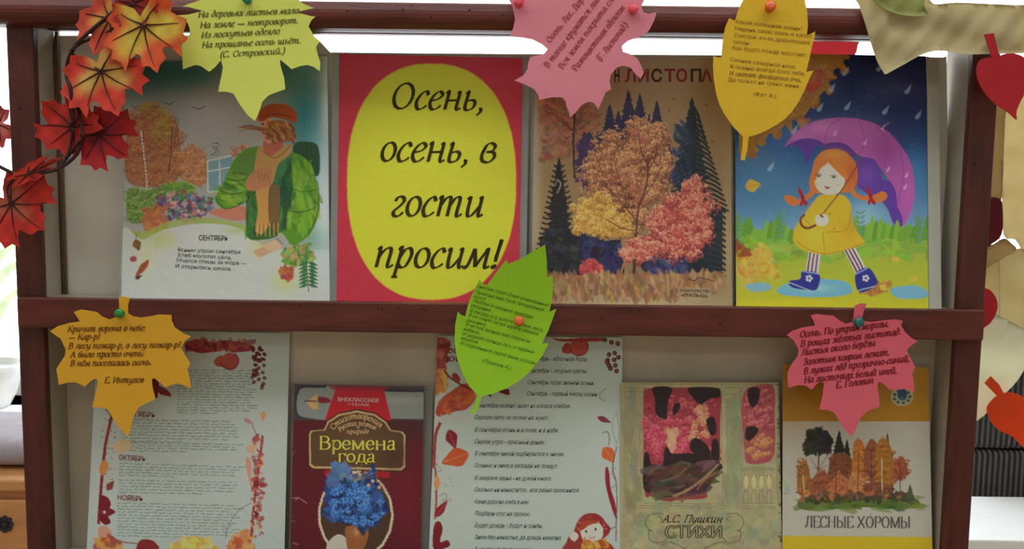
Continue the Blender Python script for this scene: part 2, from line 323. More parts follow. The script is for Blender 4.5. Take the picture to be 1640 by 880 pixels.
def pen(mb, text, a, b, xh, surf, lift, slant=0.25, thick=0.24, thin=0.07, roman=False, nib=25, bend=None):
    """pen-drawn line of lettering from baseline point a to b (photograph pixels), x height xh"""
    ss, wd_ = strokes(text, roman)
    dx, dy = b[0]-a[0], b[1]-a[1]; Ln = math.hypot(dx, dy); dx /= Ln; dy /= Ln
    k = Ln/wd_
    for s in ss:
        s = [(x*k/xh, y) for x, y in s]
        q = catmull(s, 5) if len(s) > 2 and len(s) < 14 else s
        ring = []
        for i, (x, y) in enumerate(q):
            x0, y0 = q[max(i-1, 0)]; x1, y1 = q[min(i+1, len(q)-1)]
            tx, ty = x1-x0, y1-y0; l = math.hypot(tx, ty) or 1; tx /= l; ty /= l
            an = math.atan2(ty, tx)
            w = thin+(thick-thin)*abs(math.sin(an-math.radians(nib)))
            for sg in (1, -1):
                X = x-ty*w/2*sg; Y = y+tx*w/2*sg
                X += slant*Y; X *= xh; Y *= xh
                if bend: px, py = bend(X, Y)
                else: px = a[0]+dx*X+dy*Y; py = a[1]+dy*X-dx*Y
                ring.append(P(px, py, surf(px, py)-lift))
        n = len(q)
        mb.add(ring, [(2*i, 2*i+1, 2*i+3, 2*i+2) for i in range(n-1)])
_fc = {}
def font_mesh(text, bold, shear):
    key = (text, bold, shear)
    if key in _fc: return _fc[key]
    cu = bpy.data.curves.new('lettering', 'FONT'); cu.body = text; cu.size = 1; cu.shear = shear; cu.offset = bold; cu.resolution_u = 3; cu.fill_mode = 'FRONT'
    o = bpy.data.objects.new('lettering', cu); COL.objects.link(o)
    bpy.context.view_layer.update()
    me = bpy.data.meshes.new_from_object(o.evaluated_get(bpy.context.evaluated_depsgraph_get()))
    v = np.array([w.co[:2] for w in me.vertices]); f = [tuple(p.vertices) for p in me.polygons]
    bpy.data.objects.remove(o); bpy.data.meshes.remove(me); bpy.data.curves.remove(cu)
    _fc[key] = (v, f); return v, f
def sans(mb, text, a, b, cap, surf, lift, bold=0.0, shear=0.0):
    v, f = font_mesh(text, bold, shear)
    if len(v) == 0: return
    x0, x1 = v[:, 0].min(), v[:, 0].max()
    dx, dy = b[0]-a[0], b[1]-a[1]; Ln = math.hypot(dx, dy); dx /= Ln; dy /= Ln
    kx = Ln/(x1-x0); ky = cap/0.73
    vs = []
    for x, y in v:
        X = (x-x0)*kx; Y = y*ky
        px = a[0]+dx*X+dy*Y; py = a[1]+dy*X-dx*Y
        vs.append(P(px, py, surf(px, py)-lift))
    mb.add(vs, f)

# ------------------------------------------------------------------ printed pictures: painted into the ink colours of the sheet's own vertices
class Art:
    def __init__(s, x0, y0, x1, y1, base, k=2):
        s.x0, s.y0, s.k = x0, y0, k
        s.w, s.h = int((x1-x0)*k)+1, int((y1-y0)*k)+1
        s.a = np.empty((s.h, s.w, 3)); s.a[:] = base
        s.rng = random.Random(7); s.T = None
    def z(s, x0, y0, sc_): s.T = (x0, y0, sc_); return s
    def m(s, pts):
        if s.T: return [(s.T[0]+x/s.T[2], s.T[1]+y/s.T[2]) for x, y in pts]
        return list(pts)
    def poly(s, pts, c, a=1.0, raw=False):
        q = np.array(pts if raw else s.m(pts), float); q = (q-(s.x0, s.y0))*s.k
        X0, Y0 = np.floor(q.min(0)).astype(int); X1, Y1 = np.ceil(q.max(0)).astype(int)+1
        X0, Y0 = max(X0, 0), max(Y0, 0); X1, Y1 = min(X1, s.w), min(Y1, s.h)
        if X1 <= X0 or Y1 <= Y0: return
        xx = np.arange(X0, X1)[None, :]+0.01; yy = np.arange(Y0, Y1)[:, None]+0.01
        ins = np.zeros((Y1-Y0, X1-X0), bool)
        r = np.roll(q, 1, 0)
        for (xa, ya), (xb, yb) in zip(q, r):
            if ya == yb: continue
            ins ^= ((ya > yy) != (yb > yy)) & (xx < (xb-xa)*(yy-ya)/(yb-ya)+xa)
        v = s.a[Y0:Y1, X0:X1]; v[ins] = v[ins]*(1-a)+np.array(c, float)*a
    def spl(s, pts, c, a=1.0): s.poly(catmull(s.m(pts), 5, True), c, a, raw=True)
    def blob(s, pts, c, a=1.0, k=0.86):
        mx, my = sum(p[0] for p in pts)/len(pts), sum(p[1] for p in pts)/len(pts)
        s.spl([(mx+(x-mx)*k, my+(y-my)*k) for x, y in pts], c, a)
    def ell(s, cx, cy, rx, ry, c, a=1.0, rot=0):
        co, si = math.cos(math.radians(rot)), math.sin(math.radians(rot))
        s.poly([(cx+rx*math.cos(t)*co-ry*math.sin(t)*si, cy+rx*math.cos(t)*si+ry*math.sin(t)*co) for t in np.linspace(0, 2*math.pi, 18)[:-1]], c, a)
    def line(s, pts, w, c, a=1.0, smooth=True):
        q = s.m(pts); q = catmull(q, 5) if smooth and len(q) > 2 else q
        for (xa, ya), (xb, yb) in zip(q, q[1:]):
            l = math.hypot(xb-xa, yb-ya) or 1; nx, ny = -(yb-ya)/l*w/2, (xb-xa)/l*w/2
            ex, ey = (xb-xa)/l*0.2*w, (yb-ya)/l*0.2*w
            s.poly([(xa+nx-ex, ya+ny-ey), (xb+nx+ex, yb+ny+ey), (xb-nx+ex, yb-ny+ey), (xa-nx-ex, ya-ny-ey)], c, a, raw=True)
    def soft(s, cx, cy, rx, ry, c, a=1.0):
        (cx, cy), = s.m([(cx, cy)]); f = s.T[2] if s.T else 1; rx /= f; ry /= f
        yy, xx = np.mgrid[0:s.h, 0:s.w]; xx = xx/s.k+s.x0; yy = yy/s.k+s.y0
        g = np.exp(-(((xx-cx)/rx)**2+((yy-cy)/ry)**2))[..., None]*a
        s.a = s.a*(1-g)+np.array(c, float)*g
    def grad(s, pts, c0, c1):
        q = s.m(pts); ys = [p[1] for p in q]; keep = s.a.copy(); s.poly(pts, (-999, 0, 0))
        mk = s.a[..., 0] < -900; t = np.clip((np.arange(s.h)/s.k+s.y0-min(ys))/(max(ys)-min(ys)), 0, 1)[:, None, None]
        g = np.broadcast_to(np.array(c0, float)*(1-t)+np.array(c1, float)*t, s.a.shape)
        keep[mk] = g[mk]; s.a = keep
    def inside(s, pts):
        q = np.array(s.m(pts)); lo, hi = q.min(0), q.max(0)
        for _ in range(200):
            x = s.rng.uniform(lo[0], hi[0]); y = s.rng.uniform(lo[1], hi[1]); r = False; j = len(q)-1
            for i in range(len(q)):
                if (q[i][1] > y) != (q[j][1] > y) and x < (q[j][0]-q[i][0])*(y-q[i][1])/(q[j][1]-q[i][1])+q[i][0]: r = not r
                j = i
            if r: return x, y
        return x, y
    def dabs(s, pts, n, size, pal, asp=1.6, a=0.8, ang=None, jag=True):
        R = s.rng
        for _ in range(n):
            x, y = s.inside(pts); c = R.choice(pal); r = size*R.uniform(0.5, 1.3); t0 = R.uniform(0, 6.3) if ang is None else math.radians(ang+R.uniform(-25, 25))
            c = [max(0, v+R.uniform(-14, 14)) for v in c]
            q = []
            for i in range(7):
                t = i/7*6.283; rr = r*(R.uniform(0.6, 1.3) if jag else 1)
                u, v = rr*asp*math.cos(t), rr*math.sin(t)
                q.append((x+u*math.cos(t0)-v*math.sin(t0), y+u*math.sin(t0)+v*math.cos(t0)))
            s.poly(q, c, a, raw=True)
    def fir(s, x, y0, y1, hw, c, n=9, lean=0.0):
        R = s.rng; L, Rr = [], []
        for i in range(n):
            t = i/n; t2 = (i+1)/n; yy = y0+(y1-y0)*t2; st = (y1-y0)/n
            for S, sg in ((L, -1), (Rr, 1)):
                w = hw*(t2**0.85)*R.uniform(0.88, 1.12)
                S += [(x+sg*w*0.55, yy-st*0.35), (x+sg*w, yy+st*0.12*R.uniform(0.3, 1.6)), (x+sg*w*0.74, yy)]
        s.poly([(x, y0)]+Rr+L[::-1], c)
    def foliage(s, pts, ncl, rad, dark, mid, light, n=24, sz=2.2, a=0.85, asp=1.7):
        """leaf clumps: every clump has its lit upper side and dark lower side as the printed picture has"""
        R = s.rng; f = s.T[2] if s.T else 1; rad = rad/f; sz = sz/f*2.2
        cl = sorted([s.inside(pts) for _ in range(ncl)], key=lambda p: p[1]*0.6+R.uniform(0, 10))
        for cx, cy in cl:
            rr = rad*R.uniform(0.6, 1.2)
            for _ in range(n):
                t = R.uniform(0, 6.283); r = rr*math.sqrt(R.random()); x, y = cx+r*math.cos(t), cy+r*math.sin(t)*0.85
                v = 0.5-0.55*(y-cy)/rr-0.12*(x-cx)/rr+R.uniform(-0.32, 0.32); v = max(0, min(1, v))
                c = [dark[i]*(1-2*v)+mid[i]*2*v if v < .5 else mid[i]*(2-2*v)+light[i]*(2*v-1) for i in range(3)]
                q = []; t0 = R.uniform(0, 3.14)
                for k in range(6):
                    tt = k/6*6.283; r2 = sz*R.uniform(0.6, 1.3)*0.5; u, w = r2*asp*math.cos(tt), r2*math.sin(tt)
                    q.append((x+u*math.cos(t0)-w*math.sin(t0), y+u*math.sin(t0)+w*math.cos(t0)))
                s.poly(q, c, a, raw=True)
    def leaf(s, x, y, ln, wd, ang, c, vein=None):
        co, si = math.cos(math.radians(ang)), math.sin(math.radians(ang)); q = []
        prof = [(0, 0), (0.15, 0.6), (0.4, 1), (0.7, 0.62), (1, 0), (0.7, -0.62), (0.4, -1), (0.15, -0.6)]
        for u, v in prof: q.append((x+u*ln*co-v*wd*si, y+u*ln*si+v*wd*co))
        s.spl(q, c)
        if vein: s.line([(x, y), (x+ln*0.9*co, y+ln*0.9*si)], 0.8, vein, 0.8)
    def grain(s, amp, sd=1):
        r = np.random.RandomState(sd); s.a += r.normal(0, amp, (s.h, s.w, 1))
    def sample(s, px, py):
        out = np.zeros(px.shape+(3,)); n = 0                    # 2x2 box filter of the painted cells
        for ox in (-0.25, 0.25):
            for oy in (-0.25, 0.25):
                ix = np.clip(((px+ox-s.x0)*s.k).astype(int), 0, s.w-1); iy = np.clip(((py+oy-s.y0)*s.k).astype(int), 0, s.h-1)
                out += lin(np.clip(s.a[iy, ix], 0, 255)); n += 1
        return out/n
def page(name, quad, surf, th, art, parent, m, gain=GAIN, dens=1.0, side=(200, 196, 186), bow=0.0):
    """rectangular printed sheet: quad TL,TR,BR,BL in photograph pixels on depth surface surf, thickness th"""
    TL, TR, BR, BL = [np.array(q, float) for q in quad]
    nu = int(np.linalg.norm(TR-TL)*dens)+1; nv = int(np.linalg.norm(BL-TL)*dens)+1
    u, v = np.meshgrid(np.linspace(0, 1, nu), np.linspace(0, 1, nv))
    q = (TL*(1-u)[..., None]+TR*u[..., None])*(1-v)[..., None]+(BL*(1-u)[..., None]+BR*u[..., None])*v[..., None]
    px, py = q[..., 0], q[..., 1]
    ink = np.clip(art.sample(px, py)*gain, 0.004, 0.88).reshape(-1, 3)
    Y = np.vectorize(surf)(px, py)
    D = np.array(FWD)[None, None]+np.array(RGT)*((px-W/2)/FPX)[..., None]+np.array(UPV)*((H/2-py)/FPX)[..., None]
    V = (np.array(CAM)+D*((Y-CAM.y)/D[..., 1])[..., None]).reshape(-1, 3)
    idx = np.arange(nu*nv).reshape(nv, nu)
    F = np.stack([idx[:-1, :-1], idx[1:, :-1], idx[1:, 1:], idx[:-1, 1:]], -1).reshape(-1, 4).tolist()
    rim = list(idx[0, :])+list(idx[1:, -1])+list(idx[-1, -2::-1])+list(idx[-2:0:-1, 0]); n = len(rim); k = len(V)
    B = V[rim]+(0, th, 0)
    mb = MB(); mb.v = [tuple(p) for p in V]+[tuple(p) for p in V[rim]]+[tuple(p) for p in B]
    mb.f = [tuple(f) for f in F]+[(k+i, k+(i+1) % n, k+n+(i+1) % n, k+n+i) for i in range(n)]+[tuple(range(k+n, k+2*n))[::-1]]
    c = np.vstack([ink, np.tile(alb(side), (2*n, 1))])
    return mb.build(name, m, parent, ink=c)

# ------------------------------------------------------------------ room shell
def zat(py, Y=0.0, px=820): return P(px, py, Y).z
def xat(px, py, Y=0.0): return P(px, py, Y).x
plaster = mat('plaster', (178, 176, 168), 0.85, vary=0.03, scale=8, bump=0.15, bscale=90)
WB = 1.0
mb = MB().box(-3.2, 3.2, -4.4, WB+0.25, -0.1, 0.0)
lino = mat('linoleum', (140, 118, 92), 0.5, vary=0.15, scale=6)
tag(mb.build('floor', lino), kind='structure')
tag(MB().box(-3.2, 3.2, -4.4, WB+0.25, 2.7, 2.8).build('ceiling', mat('ceiling_paint', (182, 182, 180), 0.9, vary=0.02)), kind='structure')
tag(MB().box(-3.3, -3.2, -4.4, WB+0.25, 0, 2.7).build('wall_left', plaster), kind='structure')
tag(MB().box(3.2, 3.3, -4.4, WB+0.25, 0, 2.7).build('wall_right', plaster), kind='structure')
tag(MB().box(-3.2, 3.2, -4.5, -4.4, 0, 2.7).build('wall_front', plaster), kind='structure')
WX0, WX1, WZ0, WZ1 = -1.9, 1.9, 0.82, 2.35
wb = MB().box(-3.2, WX0, WB, WB+0.25, 0, 2.7).box(WX1, 3.2, WB, WB+0.25, 0, 2.7).box(WX0, WX1, WB, WB+0.25, 0, WZ0).box(WX0, WX1, WB, WB+0.25, WZ1, 2.7)
tag(wb.build('wall_back', plaster), kind='structure')
wpaint = mat('window_paint', (186, 188, 188), 0.4, vary=0.03)
wn_ = empty('window_1', (0, WB+0.12, WZ0)); tag(wn_, kind='structure')
fr = MB()
for x0, x1, z0, z1 in ((WX0, WX1, WZ0, WZ0+0.05), (WX0, WX1, WZ1-0.05, WZ1), (WX0, WX0+0.05, WZ0+0.05, WZ1-0.05), (WX1-0.05, WX1, WZ0+0.05, WZ1-0.05), (-1.45, -1.39, WZ0+0.05, WZ1-0.05), (1.41, 1.47, WZ0+0.05, WZ1-0.05)):
    fr.box(x0, x1, WB+0.1, WB+0.15, z0, z1, 0.004)
fr.build('window_frame', wpaint, wn_)
MB().box(WX0+0.04, WX1-0.04, WB+0.122, WB+0.126, WZ0+0.04, WZ1-0.04).build('window_pane', mat_film('window_glass', (0.98, 0.99, 0.99), 0.04, 0.03, 0.0), wn_)
MB().box(WX0-0.05, WX1+0.05, WB-0.1, WB+0.1, WZ0-0.035, WZ0, 0.006).build('window_sill', wpaint, wn_)

# ceiling lamps: the lights themselves hang in these housings
for i, (x, y) in enumerate(((-0.85, -0.64), (0.85, -0.64), (-0.9, -3.0), (0.9, -3.0))):
    r = empty('ceiling_lamp', (x, y, 2.67))
    tag(r, 'white ceiling lamp housing above the display, '+('left near', 'right near', 'left far', 'right far')[i]+' of four', 'lamp', 'ceiling lamps')
    hx, hy = (0.77, 0.25) if i < 2 else (0.62, 0.17)
    MB().box(x-hx, x+hx, y-hy, y+hy, 2.67, 2.7, 0.004).build('housing', wpaint, r)

# ------------------------------------------------------------------ display stand
wood = mat('maroon_paint', (84, 36, 30), 0.42, g=1.5, vary=0.2, scale=14, bump=0.2, bscale=60, spec=0.45, stretch=(1, 6, 6), dark=(66, 27, 23))
woodv = mat('maroon_paint_upright', (74, 32, 27), 0.45, g=1.5, vary=0.2, scale=14, bump=0.2, bscale=60, spec=0.45, stretch=(6, 6, 1), dark=(58, 24, 20))
white = mat('white_board', (176, 174, 164), 0.5, vary=0.05, scale=9, bump=0.05, bscale=30, dark=(164, 161, 150))
sidew = mat('side_board', (138, 131, 117), 0.55, vary=0.06, scale=12)
XL0, XL1 = xat(23, 400), xat(65, 400)
XR0, XR1 = xat(1540, 400), xat(1583, 400)
ZB, ZT = zat(908), zat(40)
stand = empty('display_stand', (0, 0.02, 0))
tag(stand, 'maroon painted wooden display stand with white back boards and two shelf tiers', 'display stand')
for x0, x1 in ((XL0, XL1), (XR0, XR1)):
    MB().box(x0, x1, 0.0, 0.011, 0.0, zat(20), 0.0025).build('post', woodv, stand, smooth=False)
for x0, x1 in ((XL0+0.004, XL1-0.0005), (XR0+0.0005, XR1-0.004)):
    MB().box(x0, x1, 0.0112, 0.062, 0.0, zat(30)).build('side_board', sidew, stand)
# top rail with rounded nose
zt, zb = zat(2, -0.02), zat(47, -0.02); hh = zt-zb; zc = (zt+zb)/2
prof = []
for t in np.linspace(-90, 90, 13): prof.append((0.0-0.022*math.cos(math.radians(t))**0.6 if abs(t) < 89 else 0.0, zc+hh/2*math.sin(math.radians(t))))
prof += [(0.03, zt), (0.03, zb+0.006), (0.0115, zb+0.006), (0.0115, zb)]
MB().extrude_x(prof, xat(-25, 20, -0.02), xat(1625, 20, -0.02)).build('top_rail', wood, stand)
MB().box(XL1, XR0, 0.031, 0.044, zat(57, 0.031), zat(20), 0.001).build('rear_batten', wood, stand)
# middle rail and shelf
ZM1, ZM0 = zat(487.5, -0.012), zat(536, -0.012)
MB().box(xat(27, 500, -0.012), xat(1577, 520, -0.012), -0.012, -0.0002, ZM0, ZM1, 0.0018).build('shelf_rail', wood, stand)
MB().box(XL1+0.0005, XR0-0.0005, 0.0, 0.046, ZM1-0.022, ZM1-0.0025).build('shelf', sidew, stand)
MB().box(xat(36, 940, -0.012), xat(1560, 940, -0.012), -0.012, -0.0002, zat(950), zat(905), 0.0018).build('shelf_rail', wood, stand)
MB().box(XL1+0.0005, XR0-0.0005, 0.0, 0.046, ZB-0.02, ZB-0.0025).build('shelf', sidew, stand)
cst = lambda v: (lambda px, py: v)
sheet('back_board', [(86, 57), (300, 57), (500, 58), (509, 63), (529, 84), (900, 87), (1300, 89), (1512, 92), (1516, 90), (1522, 530), (96, 520)], cst(0.048), 0.006, white, stand, step=60)
sheet('back_board', [(100, 520), (1520, 530), (1500, 950), (110, 950)], cst(0.0482), 0.006, mat('shaded_lower_board', (162, 152, 135), 0.6, vary=0.06, scale=9, dark=(148, 139, 123)), stand, step=60)  # white board given a darker colour that stands in for shade under the shelf
gloss = mat('varnished_bead', (92, 66, 52), 0.12, vary=0.2, scale=60, spec=0.8, stretch=(1, 1, 0.1))
for x in (86, 94):
    a, b_ = P(x-2, 48, 0.044), P(x+9, 482, 0.044)
    xx = (a.x+b_.x)/2
    MB().lathe((xx, 0.0455, ZM1-0.002), (0, 0, 1), [(0, 0.0024), (a.z-ZM1, 0.0024)], 12).build('corner_bead', gloss, stand, smooth=True)
# screw holes / knots on the rails are in the paint
hole = mat('hole_dark', (30, 16, 14), 0.8); rk = random.Random(3)
for Yk, rr, spots in ((-0.0121, 0.0013, ((606, 493), (612, 495), (638, 495), (676, 495), (682, 498), (600, 510), (705, 503), (965, 510), (1082, 521), (1176, 521), (1154, 519), (480, 490))), (-0.0221, 0.001, ((556, 17), (575, 18), (645, 15), (660, 9), (690, 27), (752, 16), (805, 24))), (-0.0001, 0.0018, ((31, 174), (1562, 262)))):
    for px, py in spots:
        r = rr*rk.uniform(0.7, 1.3)
        MB().lathe(P(px, py, Yk), (0, -1, 0), [(-0.0005, r), (0.00015, r*0.7)], 9).build('nail_hole', hole, stand)

# ------------------------------------------------------------------ background seen past the stand
# left: flower pot with strap leaves on the sill, cushion and cabinet below
def at(px, py, Y): return P(px, py, Y)
c = at(-22, 668, WB-0.02)
pr = empty('potted_plant', (c.x, WB-0.02, WZ0+0.001)); tag(pr, 'green strap-leaved plant in a white bowl on the window sill, far left', 'plant')
MB().lathe((c.x, WB-0.02, WZ0+0.001), (0, 0, 1), [(0, 0.05), (0.03, 0.065), (0.09, 0.08), (0.1, 0.085), (0.1, 0.078), (0.085, 0.074), (0.08, 0.0)], 28).build('pot', mat('white_glaze', (190, 190, 190), 0.3), pr, smooth=True)
strap = mat('strap_leaf', (150, 165, 128), 0.5, trans=0.5, vary=0.2)
for k, pts in enumerate(([(-25, 600), (-30, 500), (-10, 425), (15, 397), (28, 385)], [(-20, 600), (-25, 520), (-5, 455), (15, 430), (30, 425), (42, 432)], [(-22, 600), (-15, 540), (5, 490), (25, 470), (45, 463)], [(-30, 600), (-45, 520), (-60, 440), (-90, 410)])):
    q = catmull(pts, 5); n = len(q); vs = []; fs = []
    for i, (x, y) in enumerate(q):
        x1, y1 = q[min(i+1, n-1)]; x0, y0 = q[max(i-1, 0)]; l = math.hypot(x1-x0, y1-y0) or 1
        w = 6.5*math.sin(math.pi*(0.12+0.86*i/(n-1)))**0.6; nx, ny = -(y1-y0)/l*w, (x1-x0)/l*w
        Y = WB-0.04-0.05*i/n
        vs += [P(x+nx, y+ny, Y), P(x, y, Y+0.006), P(x-nx, y-ny, Y)]
    for i in range(n-1): fs += [(3*i, 3*i+1, 3*i+4, 3*i+3), (3*i+1, 3*i+2, 3*i+5, 3*i+4)]
    MB().add(vs, fs).build('strap_leaf', strap, pr, smooth=True)
# cabinet with dark flower ornament
Yc = 0.35
ctop = zat(768, Yc, 0); cx1 = xat(52, 800, Yc)
cab = empty('wooden_cabinet', (cx1-0.2, Yc+0.15, 0)); tag(cab, 'low tan wooden cabinet with a dark flower ornament beside the stand, lower left', 'cabinet')
tan = mat('tan_wood', (158, 112, 72), 0.5, vary=0.12, scale=10, stretch=(1, 8, 8))
MB().box(cx1-0.4, cx1, Yc+0.012, Yc+0.3, 0.0, ctop-0.02, 0.004).build('body', tan, cab)
MB().box(cx1-0.41, cx1+0.004, Yc-0.004, Yc+0.305, ctop-0.02, ctop, 0.005).build('cabinet_top', tan, cab)
MB().box(cx1-0.39, cx1-0.008, Yc, Yc+0.0118, 0.06, ctop-0.035, 0.004).build('door', tan, cab)
om = MB(); oc = at(8, 840, Yc-0.001)
for k in range(8):
    an = k*math.pi/4; ux, uz = math.cos(an), math.sin(an)
    p = [(oc.x+ux*r+(-uz)*w, oc.z+uz*r+ux*w) for r, w in ((0.002, 0.002), (0.008, 0.0045), (0.013, 0.003), (0.014, 0), (0.013, -0.003), (0.008, -0.0045), (0.002, -0.002))]
    vs = [(x, oc.y-0.002, z) for x, z in p]+[(x, oc.y+0.002, z) for x, z in p]; n = len(p)
    om.add(vs, [tuple(range(n)), tuple(range(n, 2*n))[::-1]]+[(i, (i+1) % n, n+(i+1) % n, n+i) for i in range(n)])
om.lathe((oc.x, oc.y+0.001, oc.z), (0, -1, 0), [(0, 0.005), (0.004, 0.004), (0.005, 0.001)], 12)
om.build('flower_ornament', mat('black_iron', (42, 40, 44), 0.5), cab)
# grey cushion lying on the cabinet
cu = MB(); cc = (cx1-0.12, Yc+0.15)
zc0, zc1 = ctop+0.0005, zat(690, Yc+0.1, 0)
N1, N2 = 28, 12
for i in range(N2+1):
    ph = -math.pi/2+math.pi*i/N2
    for k in range(N1):
        t = 2*math.pi*k/N1
        e = lambda v, p: math.copysign(abs(v)**p, v)
        cu.v.append((cc[0]+0.17*e(math.cos(ph), 0.35)*e(math.cos(t), 0.4), cc[1]+0.11*e(math.cos(ph), 0.35)*e(math.sin(t), 0.4), (zc0+zc1)/2+(zc1-zc0)/2*e(math.sin(ph), 0.75)*(1 if abs(ph) > 1.56 else 1)))
for i in range(N2):
    for k in range(N1): cu.f.append((i*N1+k, i*N1+(k+1) % N1, (i+1)*N1+(k+1) % N1, (i+1)*N1+k))
tag(cu.build('cushion', mat('grey_cloth', (126, 120, 126), 0.9, vary=0.1, scale=50, bump=0.4, bscale=300), smooth=True), 'grey cloth cushion lying on the tan cabinet, left edge', 'cushion')

# right: white table, ribbed armchair behind it
zt_ = 0.75
tx0 = xat(1528, 872, 0.44)
y1 = CAM.y+(CAM.z-zt_)/((801-308)/FPX)*1.0; y0 = CAM.y+(CAM.z-zt_)/((870-308)/FPX)
tb = empty('white_table', (tx0+0.45, (y0+y1)/2, 0)); tag(tb, 'white narrow table standing to the right of the display stand', 'table')
twh = mat('white_laminate', (192, 192, 192), 0.35, vary=0.02)
y1 = 0.66; y0 = 0.44
MB().box(tx0, tx0+0.9, y0, y1, zt_-0.025, zt_, 0.003).build('tabletop', twh, tb)
for x in (tx0+0.03, tx0+0.87):
    for y in (y0+0.03, y1-0.03): MB().lathe((x, y, 0), (0, 0, 1), [(0, 0.014), (zt_-0.0255, 0.016)], 12).build('leg', mat('grey_metal', (130, 130, 132), 0.35, metal=0.6), tb, smooth=True)
ax0 = 0.9; Ya = 0.7
cord = bpy.data.materials.new('ribbed_corduroy'); cord.use_nodes = True
nt = cord.node_tree; bb = nt.nodes['Principled BSDF']; tc = nt.nodes.new('ShaderNodeTexCoord'); wv = nt.nodes.new('ShaderNodeTexWave'); wv.bands_direction = 'X'; wv.inputs['Scale'].default_value = 29; wv.inputs['Distortion'].default_value = 0.6; wv.inputs['Detail Scale'].default_value = 4
nt.links.new(tc.outputs['Object'], wv.inputs['Vector']); rp = nt.nodes.new('ShaderNodeValToRGB'); rp.color_ramp.elements[0].color = (0.012, 0.011, 0.011, 1); rp.color_ramp.elements[1].color = (0.13, 0.12, 0.115, 1)
nt.links.new(wv.outputs['Fac'], rp.inputs[0]); nt.links.new(rp.outputs[0], bb.inputs['Base Color']); bp = nt.nodes.new('ShaderNodeBump'); bp.inputs['Distance'].default_value = 0.006; nt.links.new(wv.outputs['Fac'], bp.inputs['Height']); nt.links.new(bp.outputs[0], bb.inputs['Normal']); bb.inputs['Roughness'].default_value = 0.95
ac = empty('armchair', (ax0+0.38, Ya+0.1, 0)); tag(ac, 'dark grey ribbed corduroy armchair behind the white table at right', 'armchair')
zs = zat(722, Ya, 1600)
aw = MB().box(ax0, ax0+0.76, Ya, Ya+0.11, zs+0.002, zat(560, Ya, 1600), 0.012).build('back_cushion', cord, ac)
MB().box(ax0, ax0+0.76, Ya+0.004, Ya+0.115, 0.2, zs-0.002, 0.012).build('backrest', cord, ac)
MB().box(ax0+0.1, ax0+0.66, Ya+0.12, Ya+0.29, 0.34, 0.46, 0.02).build('seat', cord, ac)
MB().box(ax0+0.09, ax0+0.67, Ya+0.118, Ya+0.29, 0.2, 0.338, 0.008).build('seat_frame', cord, ac)
for x in (ax0, ax0+0.665): MB().box(x, x+0.095, Ya+0.118, Ya+0.29, 0.2, 0.6, 0.02).build('armrest', cord, ac)
for x in (ax0+0.05, ax0+0.71):
    for y in (Ya+0.05, Ya+0.25): MB().lathe((x, y, 0), (0, 0, 1), [(0, 0.012), (0.2, 0.02)], 12).build('leg', mat('black_iron', (42, 40, 44), 0.5), ac)

# ------------------------------------------------------------------ hanging paper leaves right of the stand
cream = mat('cream_tissue', (182, 170, 130), 0.75, vary=0.08, scale=14, trans=0.35, bump=0.3, bscale=20, g=1.5)
tanp = mat('tan_tissue', (168, 146, 104), 0.75, vary=0.08, scale=14, trans=0.45, g=1.3)
pale = mat('pale_pink_tissue', (214, 198, 178), 0.75, vary=0.05, scale=14, trans=0.4, g=1.5)
whit = mat('white_tissue', (178, 166, 132), 0.75, vary=0.06, scale=30, trans=0.55, g=1.6, bump=0.3, bscale=40)
redp = mat('red_card', (150, 28, 36), 0.55, vary=0.05, g=1.7, trans=0.1)
dred = mat('dark_red_card', (84, 12, 24), 0.6, vary=0.05, g=1.5, trans=0.15)
orng = mat('orange_card', (226, 66, 26), 0.55, vary=0.06, g=1.6, trans=0.2)
grn = mat('green_tissue', (150, 156, 96), 0.75, vary=0.1, trans=0.4, g=1.6)
GH = 'paper leaves hanging on the right'
sm = lambda p, n=3: catmull(p, n, True)
def hang(name, pts, Y, m, label, cat='paper leaf', curl=0.0, smooth_=True, group=GH):
    q = sm(pts) if smooth_ else pts
    xs = [p[0] for p in q]; ys = [p[1] for p in q]; cx, cy = sum(xs)/len(xs), sum(ys)/len(ys); r = max(max(ys)-min(ys), max(xs)-min(xs))
    f = (lambda px, py: Y+curl*(((px-cx)/r)**2*2-((py-cy)/r)**2)) if curl else cst(Y)
    if name == 'tissue_leaf':          # crumpled tissue: shallow folds
        f0 = f; f = lambda px, py: f0(px, py)+0.0022*math.sin(px*0.055+py*0.035+cx)+0.0016*math.sin(py*0.09-px*0.03+cy)+0.001*math.sin(px*0.16+py*0.12)
    o = sheet(name, q, f, 0.0008, m, step=8 if name == 'tissue_leaf' else 14)
    if name == 'tissue_leaf': o.data.shade_smooth()
    return tag(o, label, cat, group)
o = hang('tissue_leaf', [(1370, -10), (1376, 8), (1384, 32), (1391, 55), (1398, 78), (1406, 100), (1413, 112), (1418, 119), (1430, 113), (1450, 102), (1478, 87), (1503, 81), (1530, 84), (1550, 87), (1600, 86), (1640, 85), (1670, 80), (1670, 15), (1620, 8), (1580, 6), (1530, 4), (1495, 6), (1480, -12), (1420, -20)], -0.0275, cream, 'large cream tissue leaf draped over the top right corner of the stand', curl=0.004)
fold = MB()
hang('tissue_leaf', [(1398, -8), (1475, -8), (1480, 10), (1485, 24), (1462, 26), (1436, 22), (1414, 12)], -0.0325, grn, 'dull green leaf tip on the cream tissue at the top edge')
r_ = hang('heart_leaf', [(1604, 88), (1612, 86), (1626, 86), (1640, 92), (1650, 106), (1651, 124), (1643, 146), (1633, 166), (1628, 180), (1628, 192), (1614, 180), (1596, 168), (1578, 150), (1567, 130), (1564, 111), (1570, 97), (1584, 92), (1594, 92)], -0.034, redp, 'bright red heart-shaped card leaf at the top right edge', curl=0.003)
sheet('leaf_stem', [(1576, 55), (1592, 53), (1600, 88), (1590, 96)], cst(-0.0345), 0.0008, redp, r_)
